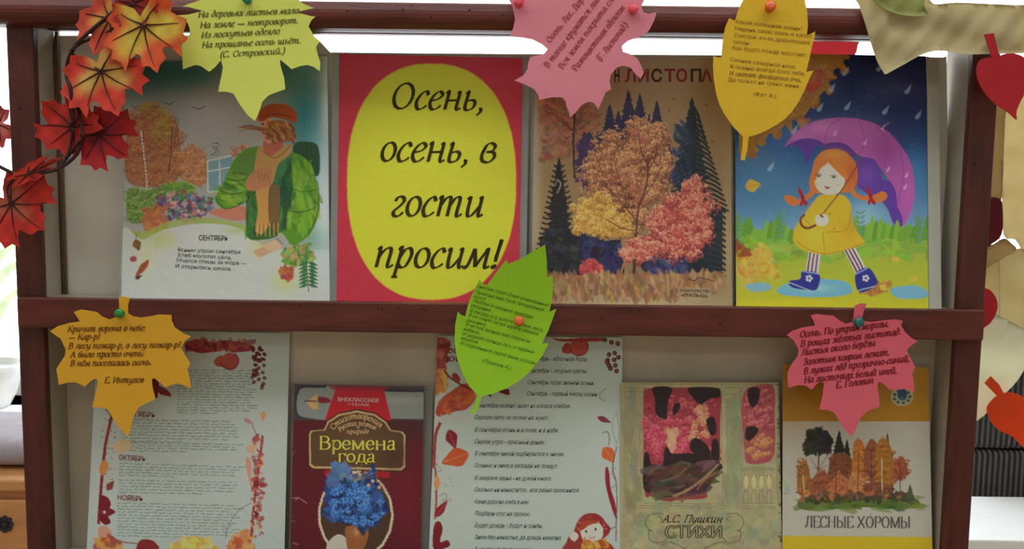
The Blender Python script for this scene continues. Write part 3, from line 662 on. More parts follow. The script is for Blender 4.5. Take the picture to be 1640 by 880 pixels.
hang('tissue_leaf', [(1582, 96), (1600, 100), (1612, 165), (1610, 190), (1607, 260), (1604, 320), (1592, 326), (1575, 320), (1570, 200)], 0.07, tanp, 'narrow tan tissue leaf just right of the upper post')
hang('tissue_leaf', [(1610, 150), (1660, 130), (1680, 300), (1660, 420), (1640, 405), (1626, 384), (1608, 378), (1605, 320), (1606, 240)], 0.085, whit, 'long whitish crumpled tissue leaf at the right edge under the red heart')
hang('heart_leaf', [(1570, 316), (1588, 316), (1603, 320), (1606, 340), (1606, 366), (1602, 380), (1590, 390), (1570, 396)], 0.06, dred, 'dark red card leaf half hidden behind the right post')
hang('tissue_leaf', [(1570, 398), (1590, 392), (1608, 382), (1620, 390), (1628, 400), (1610, 412), (1590, 424), (1570, 434)], 0.066, tanp, 'folded tan tissue flap under the dark red leaf')
hang('tissue_leaf', [(1560, 425), (1600, 412), (1634, 398), (1650, 420), (1652, 500), (1648, 548), (1620, 540), (1590, 520), (1560, 540)], 0.08, cream, 'broad cream tissue leaf behind the right end of the shelf')
hang('heart_leaf', [(1562, 466), (1578, 462), (1589, 468), (1597, 482), (1597, 497), (1589, 514), (1578, 524), (1562, 530)], 0.045, redp, 'small red card leaf peeping out at the right end of the shelf')
hang('tissue_leaf', [(1552, 510), (1590, 503), (1606, 509), (1640, 528), (1650, 545), (1646, 580), (1628, 612), (1600, 640), (1566, 674), (1548, 660), (1545, 580)], 0.055, pale, 'pale pinkish tissue leaf beside the lower right post')
o = hang('heart_leaf', [(1592, 638), (1602, 633), (1614, 629), (1630, 632), (1645, 642), (1660, 680), (1654, 722), (1638, 716), (1622, 700), (1602, 691), (1588, 677), (1581, 660), (1582, 650)], 0.035, orng, 'orange card leaf with a short stem at the right edge', curl=0.004)
sheet('leaf_stem', [(1577, 614), (1587, 603), (1600, 616), (1608, 631), (1600, 638)], cst(0.0345), 0.0008, orng, o)
hang('heart_leaf', [(1290, 55), (1330, 50), (1376, 58), (1374, 72), (1368, 90), (1340, 120), (1310, 110), (1296, 90)], 0.10, redp, 'red card leaf hanging behind the gap above the back board')
tag(MB().tube([P(1599, 60, 0.0785), P(1600, 300, 0.0785), P(1601, 520, 0.0785), P(1602, 560, 0.0785)], 0.0006, 6).build('hanging_thread', mat('thread', (150, 140, 120), 0.8)), 'thin beige thread carrying the leaves at right', 'thread')

# ------------------------------------------------------------------ pinned paper leaves with poems
ink = mat('poem_ink', (82, 82, 34), 0.7, g=1.5, vary=0.05)
inkm = mat('poem_ink_maroon', (142, 58, 66), 0.7, g=1.5, vary=0.05)
inkr = mat('poem_ink_wine', (108, 24, 34), 0.7, g=1.6, vary=0.05)
inkb = mat('poem_ink_brown', (100, 58, 20), 0.7, g=1.5, vary=0.05)
inko = mat('poem_ink_ochre', (124, 88, 26), 0.7, g=1.4, vary=0.05)
inkg = mat('poem_ink_green', (54, 84, 20), 0.7, g=1.5, vary=0.05)
def poem(leaf, lines, surf, m, kind, xh, **kw):
    mb = MB()
    for t, a, b in lines:
        if kind == 'pen': pen(mb, t, a, b, xh, surf, 0.0005, **kw)
        elif 'ф' in t: pen(mb, t, a, b, xh, surf, 0.0005, slant=0.08, thick=0.22, thin=0.14)
        else: sans(mb, t, a, b, xh*1.36, surf, 0.0005, **kw)
    return mb.build('printed_poem', m, leaf)
GL_ = 'paper leaves pinned to the stand'
def pin(px, py, Y, r, m, label, ang=(0, -1, 0.25)):
    c = P(px, py, Y)
    mb = MB(); a = Vector(ang).normalized()
    base = c+Vector((0, 0.0005, 0)); R = r*0.000714
    mb.lathe(base, a, [(-0.007, 0.0004), (-0.0002, 0.0005), (0, R*0.8), (0.0012, R*0.86), (0.002, R*0.6), (0.004, R*0.55), (0.0052, R*0.9), (0.0066, R), (0.0082, R*0.85), (0.009, R*0.4)], 18)
    return tag(mb.build('push_pin', m, smooth=True), label, 'push pin', 'push pins holding the paper leaves')
def pinmat(n, c): return mat(n, c, 0.25, g=1.7, spec=0.6, vary=0.03)
pg, pr_, po, pt = pinmat('green_plastic', (22, 118, 92)), pinmat('red_plastic', (214, 62, 76)), pinmat('orange_plastic', (214, 84, 40)), pinmat('teal_plastic', (20, 84, 80))
pgd = pinmat('dark_green_plastic', (30, 110, 46))

# pale green maple leaf
f1 = lambda px, py: -0.0235+0.010*max(0, (py-60)/130)**1.5*-0.6+0.00002*abs(px-400)
lf = tag(sheet('paper_leaf', [(325, -14), (322, 0), (300, 7), (284, 14), (279, 18), (288, 28), (300, 36), (304, 46), (304, 54), (296, 64), (290, 74), (292, 92), (293, 111), (304, 107), (313, 104), (322, 106), (335, 115), (345, 107), (354, 96), (357, 108), (354, 124), (349, 147), (362, 147), (374, 150), (383, 166), (396, 184), (408, 194), (414, 182), (420, 163), (430, 153), (445, 147), (457, 143), (455, 125), (449, 105), (448, 95), (458, 103), (467, 111), (480, 106), (492, 104), (502, 107), (512, 114), (513, 100), (508, 85), (506, 75), (512, 66), (503, 58), (494, 42), (499, 32), (513, 20), (500, 12), (484, 5), (477, -2), (474, -16), (450, -22), (425, -24), (397, -34), (370, -24), (345, -22)], f1, 0.0005, mat('pale_green_paper', (198, 214, 96), 0.7, g=1.45, vary=0.02, trans=0.12)), 'pale yellow-green maple leaf with a poem, pinned at the top left', 'paper leaf', GL_)
poem(lf, [('На деревьях листьев мало,', (317, 28), (482, 21)), ('На земле — невпроворот.', (320, 45), (478, 37)), ('Из лоскутьев одеяло', (322, 61), (448, 54)), ('На прощанье осень шьёт.', (323, 77), (482, 69)), ('(С. Островский.)', (352, 92), (456, 86))], f1, ink, 'pen', 6.6, thick=0.27, thin=0.1)
pin(397, 1, -0.0236, 7.5, pg, 'green push pin at the top of the pale green leaf')

# upper pink leaf
f2 = lambda px, py: -0.0235-0.004*max(0, (py-60)/130)
lf = tag(sheet('paper_leaf', [(809, -10), (820, 8), (825, 30), (822, 45), (817, 57), (835, 60), (852, 63), (868, 71), (877, 79), (870, 87), (850, 91), (846, 100), (845, 110), (838, 121), (824, 129), (840, 135), (856, 143), (862, 152), (864, 160), (882, 156), (900, 156), (906, 162), (907, 170), (911, 178), (913, 188), (922, 180), (932, 168), (943, 163), (952, 165), (958, 175), (965, 160), (970, 148), (979, 143), (976, 130), (978, 120), (988, 108), (997, 105), (1010, 108), (1018, 119), (1026, 126), (1031, 117), (1026, 103), (1020, 93), (1008, 86), (998, 83), (996, 74), (1005, 66), (1020, 60), (1033, 56), (1040, 48), (1048, 32), (1052, 19), (1040, 22), (1031, 20), (1027, 10), (1032, 0), (1036, -14), (1000, -50), (960, -62), (920, -58), (870, -62), (830, -36)], f2, 0.0005, mat('pink_paper', (226, 124, 138), 0.7, g=1.45, vary=0.02, trans=0.1)), 'upper pink maple leaf with slanted writing, held by two red pins', 'paper leaf', GL_)
poem(lf, [('Осень. Лес. Дорога', (881, 69), (947, -14)), ('В танце кружатся листочки', (878, 109), (985, -32)), ('Вся земля покрыта словно', (901, 111), (1000, -22)), ('Разноцветным одеялом', (923, 114), (1002, 12)), ('(Г. Листопад.)', (962, 98), (1007, 40))], f2, inkm, 'pen', 6.8, thick=0.24, thin=0.1, slant=0.0)
pin(831, 6, -0.0236, 8, pr_, 'red push pin at the upper left of the upper pink leaf')
pin(1013, 17, -0.0236, 8, pr_, 'red push pin at the upper right of the upper pink leaf')

# golden oval leaf
f3 = lambda px, py: -0.0235-0.006*max(0, (py-60)/190)**1.3-0.00003*abs(px-1225)
lf = tag(sheet('paper_leaf', [(1200, -18), (1190, 0), (1183, 14), (1177, 33), (1168, 29), (1162, 42), (1158, 60), (1155, 92), (1148, 92), (1143, 89), (1142, 106), (1143, 125), (1147, 150), (1152, 167), (1159, 181), (1174, 203), (1190, 219), (1189, 236), (1186, 256), (1193, 257), (1197, 238), (1199, 219), (1212, 216), (1226, 210), (1242, 201), (1257, 191), (1269, 178), (1280, 162), (1289, 144), (1296, 127), (1303, 113), (1297, 114), (1291, 115), (1296, 96), (1300, 76), (1304, 62), (1306, 50), (1299, 54), (1292, 57), (1294, 40), (1293, 20), (1289, 0), (1284, -18), (1262, -34), (1242, -40), (1220, -32)], f3, 0.0005, mat('golden_paper', (226, 170, 44), 0.7, g=1.4, vary=0.02, trans=0.1)), 'golden yellow oval leaf with a poem and a stem, pinned at top right', 'paper leaf', GL_)
poem(lf, [('Какая холодная осень!', (1178, 37), (1284, 49)), ('Надень свою шаль и капот;', (1177, 48), (1302, 61)), ('Смотри: из-за дремлющих', (1176, 59), (1297, 71)), ('сосен', (1174, 69), (1199, 72)), ('Как будто пожар восстает.', (1173, 79), (1292, 91)), ('Сияние северной ночи', (1170, 98), (1273, 110)), ('Я помню всегда близ тебя,', (1169, 109), (1289, 121)), ('И светят фосфорные очи,', (1168, 120), (1284, 131)), ('Да только не греют меня.', (1166, 130), (1281, 141)), ('(Фет А.)', (1206, 153), (1243, 157))], f3, inko, 'sans', 4.6, bold=0.0, shear=0.0)
pin(1232, 13, -0.0236, 8.5, po, 'orange-red push pin at the top of the golden oval leaf')

# yellow maple leaf on the middle rail
f4 = lambda px, py: -0.0128-0.006*max(0, (py-540)/160)**1.4-0.00002*abs(px-195)
lf = tag(sheet('paper_leaf', [(190, 477), (199, 475), (208, 478), (205, 490), (205, 502), (213, 507), (225, 509), (240, 507), (255, 504), (275, 505), (275, 514), (280, 525), (295, 535), (306, 539), (296, 547), (290, 558), (298, 572), (305, 582), (300, 592), (304, 608), (306, 623), (296, 618), (285, 615), (275, 617), (265, 621), (255, 612), (247, 606), (243, 608), (244, 620), (249, 640), (235, 646), (222, 653), (213, 670), (209, 688), (205, 700), (192, 687), (181, 671), (173, 656), (160, 653), (147, 653), (152, 635), (157, 612), (154, 606), (145, 611), (136, 620), (122, 613), (110, 613), (94, 617), (92, 602), (90, 592), (96, 582), (104, 570), (105, 560), (97, 543), (88, 537), (80, 531), (92, 523), (110, 518), (128, 515), (122, 506), (118, 500), (130, 496), (142, 498), (155, 500), (163, 507), (175, 512), (187, 508), (191, 495)], f4, 0.0005, mat('amber_paper', (218, 148, 42), 0.7, g=1.6, vary=0.02, trans=0.1)), 'amber maple leaf with a crow poem, pinned to the left of the shelf rail', 'paper leaf', GL_)
poem(lf, [('Кричит ворона в небе:', (108, 532), (233, 530)), ('— Кар-р!', (109, 545), (160, 544)), ('В лесу пожар-р, в лесу пожар-р!', (109, 559), (289, 557)), ('А было просто очень:', (112, 573), (231, 571)), ('В нём поселилась осень.', (112, 587), (243, 585)), ('Е. Интулов', (167, 614), (230, 613))], f4, inkb, 'pen', 6.6, thick=0.27, thin=0.1)
pin(194, 503, -0.0128, 7.5, pgd, 'dark green push pin in the stem of the amber leaf')

# lime oval leaf
f5 = lambda px, py: -0.0129-0.012*abs((py-515)/150)**1.6-0.00003*abs(px-810)
lf = tag(sheet('paper_leaf', [(873, 392), (850, 405), (832, 416), (814, 423), (811, 416), (800, 430), (790, 443), (780, 457), (774, 456), (768, 448), (763, 459), (755, 474), (749, 490), (745, 507), (739, 505), (733, 500), (729, 520), (728, 545), (731, 570), (740, 598), (752, 620), (765, 634), (760, 648), (753, 662), (760, 665), (766, 652), (772, 635), (790, 631), (810, 623), (830, 612), (850, 595), (866, 574), (879, 551), (873, 550), (868, 551), (878, 530), (885, 512), (891, 495), (886, 497), (880, 500), (884, 480), (886, 460), (885, 442), (880, 443), (876, 445), (876, 420)], f5, 0.0005, mat('lime_paper', (140, 190, 38), 0.7, g=1.45, vary=0.03, trans=0.1)), 'bright green oval leaf with a poem, pinned to the middle of the shelf rail', 'paper leaf', GL_)
poem(lf, [('Унылая пора! Очей очарованье!', (763, 460), (878, 492)), ('Приятна мне твоя прощальная', (761, 470), (871, 499)), ('краса.', (758, 477), (778, 482)), ('Люблю я пышное природы', (757, 484), (854, 511)), ('увяданье,', (753, 491), (786, 500)), ('В багрец и в золото одетые леса,', (752, 500), (869, 532)), ('В их сенях ветра шум и свежее', (750, 507), (862, 538)), ('дыханье,', (746, 515), (778, 523)), ('И мглой волнистою покрыты', (745, 522), (849, 550)), ('небеса,', (742, 529), (767, 536)), ('И редкий солнца луч, и первые', (740, 537), (855, 567)), ('морозы,', (738, 544), (766, 551)), ('И отдаленные седой зимы угрозы.', (737, 552), (858, 585)), ('(Пушкин А.)', (772, 580), (818, 592))], f5, inkg, 'sans', 4.2, bold=0.0, shear=0.3)
pin(831, 515, -0.0129, 8, po, 'orange push pin in the middle of the green oval leaf')

# lower pink leaf
f6 = lambda px, py: -0.0128-0.008*max(0, (py-540)/160)**1.4-0.00002*abs(px-1365)
lf = tag(sheet('paper_leaf', [(1369, 490), (1378, 486), (1388, 487), (1383, 500), (1380, 514), (1395, 516), (1420, 513), (1434, 512), (1446, 514), (1443, 521), (1450, 533), (1459, 541), (1470, 547), (1459, 554), (1452, 561), (1458, 574), (1466, 588), (1461, 600), (1464, 615), (1464, 630), (1452, 623), (1438, 625), (1425, 625), (1415, 615), (1407, 612), (1405, 620), (1408, 636), (1409, 652), (1392, 658), (1380, 667), (1372, 684), (1365, 700), (1354, 690), (1344, 674), (1336, 661), (1324, 657), (1312, 657), (1317, 637), (1320, 615), (1315, 611), (1308, 615), (1300, 625), (1290, 618), (1278, 617), (1263, 622), (1261, 607), (1262, 595), (1269, 582), (1278, 570), (1279, 560), (1271, 545), (1260, 537), (1270, 530), (1285, 525), (1305, 522), (1303, 514), (1298, 506), (1308, 503), (1322, 505), (1335, 506), (1345, 514), (1355, 519), (1366, 516)], f6, 0.0005, mat('rose_paper', (206, 84, 98), 0.7, g=1.75, vary=0.02, trans=0.1)), 'lower pink maple leaf with a poem, pinned to the right of the shelf rail', 'paper leaf', GL_)
poem(lf, [('Осень. По утрам морозы.', (1281, 541), (1424, 523)), ('В рощах жёлтых листопад.', (1282, 556), (1443, 536)), ('Листья около берёзы', (1283, 570), (1402, 554)), ('Золотым ковром лежат.', (1286, 585), (1425, 569)), ('В лужах лёд прозрачно-синий,', (1287, 600), (1457, 579)), ('На листочках белый иней.', (1288, 614), (1437, 598)), ('Е. Головин', (1339, 622), (1399, 614))], f6, inkr, 'pen', 7.0, thick=0.30, thin=0.11)
pin(1373, 517, -0.0128, 8, pt, 'dark teal push pin in the stem of the lower pink leaf')

# ------------------------------------------------------------------ artificial maple garland, upper left
gar = empty('maple_garland', tuple(P(120, 150, -0.02))); tag(gar, 'artificial autumn maple garland with red and orange leaves over the top left corner', 'garland')
MAPLE = [(0, -1.0), (0.12, -0.84), (0.28, -0.78), (0.29, -0.6), (0.36, -0.5), (0.52, -0.6), (0.68, -0.8), (0.74, -0.58), (0.94, -0.52), (0.86, -0.34), (1.04, -0.14), (0.84, -0.02), (0.7, 0.1), (0.8, 0.3), (0.6, 0.4), (0.52, 0.56), (0.32, 0.46), (0.12, 0.34), (0.0, 0.2)]
MAPLE = MAPLE+[(-x, y) for x, y in MAPLE[-2:0:-1]]
mleaf = mat_print('maple_leaf_print', 0.45, 0.3, trans=0.25)
mvein = mat('leaf_vein', (58, 22, 22), 0.6)
def mix(a, b, t): return tuple(a[i]*(1-t)+b[i]*t for i in range(3))
def maple(cx, cy, R, rot, Y, cin, cout, ry=1.0, yr=0.5, tilt=0.0, seed=0):
    """leaf centred on its stem joint; rot turns the tip (degrees clockwise from up)"""
    rn = random.Random(seed); co, si = math.cos(math.radians(rot)), math.sin(math.radians(rot))
    def tr(x, y): return (cx+R*(x*co*ry-y*si), cy+R*(x*si*ry+y*co))
    out = [tr(x+rn.uniform(-.03, .03), y+rn.uniform(-.03, .03)) for x, y in MAPLE]
    oo = []
    for i, p in enumerate(out):
        q = out[(i+1) % len(out)]; oo.append(p); oo.append(((p[0]+q[0])/2+rn.uniform(-1, 1), (p[1]+q[1])/2+rn.uniform(-1, 1)))
    ph0 = rn.uniform(0, 6)
    sf = lambda px, py: Y-0.012*(math.hypot(px-cx, py-cy)/R)**2*0.6+tilt*((px-cx)/R)+0.0012*math.sin(px*0.09+py*0.06+ph0)
    ph = rn.uniform(0, 6)
    def inkf(px, py):
        d = math.hypot(px-cx, py-cy)/R; an = math.atan2(py-cy, px-cx)
        t = (d-yr*(0.8+0.35*math.sin(an*3+ph)))/0.3
        t = max(0.0, min(1.0, t+0.5))
        c = mix(cin, cout, t); n = 0.97+0.09*math.sin(px*0.21+ph)*math.sin(py*0.17+ph*2)
        return alb([max(0, min(255, v*n)) for v in c], 1.6)
    o = sheet('leaf', oo, sf, 0.0006, mleaf, gar, step=max(3.5, R/12), inkf=inkf)
    vb = MB()
    for tx, ty in ((0, -0.85), (0.55, -0.6), (-0.55, -0.6), (0.8, -0.14), (-0.8, -0.14), (0.45, 0.34), (-0.45, 0.34)):
        pts = []
        for k in range(7):
            t = k/6; q = tr(tx*t+0.04*math.sin(3*t), ty*t); pts.append(P(q[0], q[1], sf(*q)-0.0005))
        vb.tube(pts, [0.0011*(1-0.75*k/6) for k in range(7)], 6)
    vb.build('vein', mvein, o, smooth=True)
YEL, ORA, RED, DRD, PNK = (206, 166, 72), (196, 88, 48), (176, 46, 38), (140, 30, 34), (196, 110, 84)
maple(176, 30, 66, 205, -0.034, YEL, (186, 74, 56), 0.75, 0.42, seed=1)
maple(212, 4, 44, 150, -0.038, (150, 40, 42), DRD, 0.9, 0.3, seed=2)
maple(230, 40, 80, 165, -0.042, (206, 172, 70), (202, 82, 44), 0.85, 0.7, seed=3)
maple(162, 114, 76, 160, -0.036, (204, 160, 84), (192, 60, 46), 0.95, 0.58, seed=4)
maple(116, 204, 68, 310, -0.030, (160, 48, 42), RED, 0.8, 0.3, seed=5)
maple(160, 214, 62, 130, -0.026, (120, 32, 38), (156, 30, 34), 0.9, 0.4, seed=6)
maple(44, 279, 62, 63, -0.040, (190, 60, 46), RED, 0.24, 0.3, seed=7)
maple(18, 326, 72, 130, -0.030, (176, 92, 72), RED, 0.95, 0.45, seed=8)
maple(-2, 200, 44, 250, 0.05, (190, 120, 110), (160, 60, 60), 0.8, 0.4, seed=9)
tw = mat('brown_twig', (52, 24, 24), 0.55, g=1.3)
tb_ = MB()
for pts, r in (([(190, -20), (187, 12), (150, 45), (122, 72), (109, 98), (107, 125), (113, 143), (118, 200)], 2.2), ([(206, 24), (172, 52), (132, 68), (113, 82)], 1.7), ([(188, 12), (196, 22), (228, 42)], 1.5), ([(112, 84), (130, 95), (162, 114)], 1.3),
               ([(134, 220), (122, 248), (98, 268), (72, 276), (30, 280), (-10, 262)], 2.2), ([(117, 206), (113, 232), (105, 254)], 1.7), ([(128, 225), (110, 250), (100, 262)], 1.6), ([(30, 280), (12, 300), (16, 326)], 1.4), ([(113, 143), (126, 180), (134, 220)], 1.8)):
    q = catmull(pts, 6); tb_.tube([P(x, y, -0.037+0.004*math.sin(i*0.3)) for i, (x, y) in enumerate(q)], r*0.00095, 8)
tb_.build('twig', tw, gar, smooth=True)

# ------------------------------------------------------------------ the sheets and books on the two tiers
def pyat(px, Y, z):
    lo, hi = -400, 1400
    for _ in range(50):
        m_ = (lo+hi)/2
        if P(px, m_, Y).z > z: lo = m_
        else: hi = m_
    return lo
ZU, ZL = ZM1-0.0023, ZB-0.0023
def lean(pyb, pyt, top): return lambda px, py: 0.012+max(-0.02, (pyb-py)/(pyb-pyt))*(top-0.012)
SU = lean(497, 90, 0.043); SUb = lean(497, 90, 0.034)
SL = lean(908, 540, 0.043); SLb = lean(908, 610, 0.034)
def quad(TL, TR, BR, BL, surf, z):
    BL = (BL[0], pyat(BL[0], surf(BL[0], 900 if z == ZL else 493), z)); BR = (BR[0], pyat(BR[0], surf(BR[0], 900 if z == ZL else 493), z))
    return (TL, TR, BR, BL)
def canvas(q, base): 
    xs = [p[0] for p in q]; ys = [p[1] for p in q]
    return Art(min(xs)-3, min(ys)-3, max(xs)+3, max(ys)+3, base)
def sleeve(parent, q, surf, ex, off=0.0009, opac=0.3):
    x0, x1, t = ex; zz = (ZU if q[3][1] < 700 else ZL)+0.0003
    TL, TR, BR, BL = q
    pts = [(TL[0]-x0, TL[1]-t), (TR[0]+x1, TR[1]-t), (BR[0]+x1, pyat(BR[0]+x1, surf(BR[0], BR[1])+off+0.0006, zz)), (BL[0]-x0, pyat(BL[0]-x0, surf(BL[0], BL[1])+off+0.0006, zz))]
    o = sheet('plastic_sleeve', pts, lambda px, py: surf(px, py)+off, 0.0002, mat_film('sleeve_film', opac=opac), parent, step=70)
    return o
base_of = lambda q, surf, z: tuple(P((q[2][0]+q[3][0])/2, q[2][1], surf(0, 493 if z == ZU else 900)))
pm = mat_print('printed_paper'); pmb = mat_print('glossy_cover', 0.35, 0.4)

# ---- sign: red sheet with the yellow oval
q = quad((544, 86), (837, 93), (831, 490), (539, 485), SU, ZU)
sign = empty('title_sign', base_of(q, SU, ZU)); tag(sign, 'red sheet with a yellow oval reading Осень, осень, в гости просим!', 'sign')
A = canvas(q, (172, 48, 64)); 
ov = lambda k: [(691+(134.5+k)*math.copysign(abs(math.cos(t))**0.86, math.cos(t)), 291+(188.5+k)*math.copysign(abs(math.sin(t))**0.86, math.sin(t))) for t in np.linspace(0, 2*math.pi, 90)[:-1]]
A.poly(ov(1.5), (214, 140, 60)); A.poly(ov(0), (186, 190, 52)); A.grain(1.5)
page('paper', q, SU, 0.0006, A, sign, pm)
ti = mat('sign_ink', (54, 46, 14), 0.6, g=1.3, vary=0.05)
for t, a, b, xh in (('Осень,', (623, 174), (776, 177), 29), ('осень,', (606, 258), (752, 260), 30), ('в', (766, 260), (793, 260), 30), ('гости', (624, 346), (774, 347), 31), ('просим!', (597, 428), (802, 430), 31)):
    tm = MB(); pen(tm, t, a, b, xh, SU, 0.0004, thick=0.195, thin=0.065, slant=0.24); tm.build('lettering', ti, sign)
sleeve(sign, q, SU, (11, 11, 3))

# ---- September page
q = quad((203, 100), (524, 90), (528, 484), (194, 476), SU, ZU)
pg1 = empty('poem_page', base_of(q, SU, ZU)); tag(pg1, 'illustrated September page with a bearded man in a green coat, left end of upper tier', 'poster')
A = canvas(q, (176, 182, 178)); R = A.rng
A.poly([(190, 80), (530, 80), (530, 400), (190, 400)], (150, 152, 146))
for x, y, rx, ry, c, a in ((230, 110, 70, 40, (34, 84, 84), 1), (300, 120, 60, 34, (40, 96, 92), .9), (440, 110, 70, 40, (60, 110, 110), .8), (490, 190, 34, 70, (44, 112, 120), .95), (505, 260, 25, 60, (80, 140, 146), .8), (330, 190, 70, 45, (160, 152, 154), .9), (270, 180, 40, 30, (120, 130, 126), .6), (350, 150, 40, 20, (150, 140, 140), .5), (518, 330, 18, 110, (186, 204, 206), .9), (524, 150, 10, 90, (190, 200, 200), .8)):
    A.soft(x, y, rx, ry, c, a)
A.z(180, 180, 2.75)
A.blob([(50, 60), (110, -10), (175, -40), (290, 30), (315, 130), (300, 330), (52, 340)], (148, 92, 60), .8); A.blob([(275, 190), (350, 135), (425, 195), (412, 330), (290, 300)], (170, 116, 78), .8); A.foliage([(50, 40), (110, -20), (175, -40), (280, 30), (306, 120), (290, 320), (60, 330)], 120, 26, (100, 60, 44), (156, 94, 58), (184, 132, 84), 26, 2.8, a=.6)
A.foliage([(120, -40), (250, -40), (285, 130), (240, 160), (150, 60)], 30, 24, (100, 90, 40), (144, 126, 54), (170, 146, 70), 22, 2.8, a=.6)
A.foliage([(280, 180), (350, 130), (420, 190), (405, 320), (300, 290)], 40, 22, (130, 80, 50), (174, 116, 74), (204, 154, 110), 22, 2.6, a=.6)
A.foliage([(510, 175), (565, 140), (605, 135), (590, 175), (520, 200)], 12, 14, (140, 80, 60), (172, 108, 78), (196, 140, 110), 18, 2.4, a=.7)
for x, y in ((140, 180), (155, 290)):
    A.line([(125, 80), (140, 200), (150, 300), (150, 390)], 1.9, (206, 204, 190)); 
for k in range(16): A.line([(128+k*1.6, 110+k*17), (138+k*1.6, 112+k*17)], 1.0, (50, 40, 36))
A.line([(262, 60), (258, 180), (244, 270)], 1.5, (80, 50, 40)); A.line([(290, 30), (270, 140)], 1.2, (90, 60, 44))
A.poly([(418, 215), (525, 190), (530, 340), (420, 350)], (112, 146, 156))
for a_, b_ in (((418, 215), (420, 350)), ((470, 204), (474, 345)), ((418, 260), (528, 240)), ((418, 215), (525, 190)), ((420, 350), (480, 346))): A.line([a_, b_], 2, (196, 204, 200))
for k in range(9): A.line([(430+R.uniform(0, 45), 130+R.uniform(0, 60)), (430+R.uniform(0, 45), 130+R.uniform(0, 60))], 0.8, (50, 50, 50), .8)
for x, y, w in ((600, -60, 26), (100, -25, 16), (250, -40, 24), (380, -20, 30)): A.line([(x-w, y-6), (x, y+4), (x+w, y-8)], 1.3, (40, 46, 46), .8)
A.blob([(46, 335), (140, 340), (245, 305), (350, 300), (375, 380), (262, 430), (60, 508)], (92, 122, 58), .85); A.foliage([(50, 340), (140, 345), (240, 310), (262, 420), (60, 500)], 60, 22, (56, 84, 40), (100, 134, 62), (146, 170, 96), 24, 2.8, a=.7)
A.foliage([(255, 300), (345, 305), (370, 370), (255, 375)], 24, 18, (60, 96, 36), (104, 146, 50), (144, 180, 80), 22, 2.6, a=.7)
A.dabs([(200, 360), (300, 350), (440, 380), (450, 450), (340, 480), (200, 470)], 240, 3.2, [(80, 110, 140), (150, 70, 90), (110, 60, 100), (60, 70, 80), (170, 100, 110), (70, 120, 70), (180, 150, 150)])
A.dabs([(130, 420), (230, 420), (240, 510), (150, 520)], 70, 4.5, [(176, 110, 74), (160, 92, 64)])
A.spl([(45, 520), (140, 525), (250, 480), (380, 465), (460, 470), (590, 500), (640, 560), (560, 520), (390, 490), (260, 510), (180, 580), (110, 690), (80, 720), (60, 620)], (140, 160, 70), .75)
A.spl([(40, 520), (130, 560), (230, 515), (390, 490), (520, 500), (600, 540), (720, 650), (760, 760), (960, 800), (960, 880), (30, 880)], (178, 182, 178))
for x, y, rx, ry, c, a in ((220, 560, 60, 40, (170, 180, 90), .6), (150, 640, 40, 70, (186, 190, 130), .5), (560, 520, 60, 16, (150, 170, 90), .6), (640, 600, 40, 40, (176, 184, 110), .6), (760, 740, 60, 60, (176, 186, 96), .6), (880, 560, 70, 60, (96, 150, 130), .5), (300, 540, 60, 60, (186, 174, 184), .3)): A.soft(x, y, rx, ry, c, a)
A.spl([(440, 430), (580, 415), (600, 470), (520, 475), (450, 455)], (176, 112, 92))
A.spl([(800, 140), (850, 128), (905, 150), (912, 260), (880, 280), (800, 210)], (42, 74, 52)); 
for k in range(5): A.line([(820+k*18, 150), (830+k*17, 250)], 1, (26, 46, 34), .7)
A.spl([(630, 150), (550, 190), (510, 260), (480, 330), (452, 375), (460, 405), (500, 425), (560, 410), (598, 385), (596, 470), (584, 540), (640, 565), (740, 530), (790, 585), (862, 545), (902, 470), (912, 410), (900, 330), (880, 240), (830, 190), (780, 175)], (82, 132, 40))
A.spl([(560, 200), (600, 180), (640, 200), (620, 290), (570, 310), (545, 270)], (88, 120, 60), .9); A.spl([(600, 320), (700, 300), (760, 330), (740, 440), (730, 540), (640, 560), (590, 530)], (48, 92, 44), .9)
A.spl([(700, 200), (780, 180), (800, 240), (760, 330), (720, 330)], (60, 112, 78), .9)
A.dabs([(800, 220), (870, 230), (900, 330), (905, 430), (850, 530), (770, 500), (790, 330)], 190, 4.2, [(104, 150, 44), (120, 164, 54), (58, 100, 34), (92, 140, 44), (136, 172, 70)], a=.4, asp=3.2, ang=80)
A.dabs([(470, 350), (560, 250), (590, 290), (580, 380), (500, 410)], 120, 4, [(104, 150, 44), (124, 164, 56), (60, 100, 34), (136, 172, 70)], a=.45, asp=3, ang=20)
A.dabs([(600, 330), (640, 340), (640, 540), (596, 520)], 50, 3.5, [(36, 70, 36), (70, 116, 60), (52, 96, 44)], a=.6, asp=4, ang=88)
A.dabs([(740, 330), (780, 220), (790, 400), (750, 520)], 50, 3.5, [(36, 70, 36), (40, 84, 52)], a=.6, asp=4, ang=100)
for p in ([(470, 340), (520, 360), (580, 350)], [(500, 290), (550, 300), (600, 290)], [(780, 330), (830, 350), (900, 340)], [(760, 430), (830, 440), (890, 420)], [(780, 200), (790, 320), (770, 440), (745, 530)], [(590, 390), (640, 330)], [(900, 300), (908, 420), (862, 545)], [(452, 375), (500, 425), (598, 390)]): A.line(p, 1.3, (34, 62, 28), .8)
A.spl([(645, 150), (690, 170), (760, 145), (785, 140), (780, 185), (730, 230), (700, 320), (640, 330), (625, 250)], (168, 130, 76))
A.spl([(670, 120), (740, 110), (750, 150), (700, 190), (668, 165)], (168, 92, 76))
A.spl([(632, 330), (700, 320), (735, 330), (736, 420), (728, 520), (690, 500), (660, 535), (628, 520), (640, 430)], (178, 132, 74))
A.spl([(690, 330), (735, 330), (736, 430), (725, 520), (690, 490)], (92, 74, 48), .8)
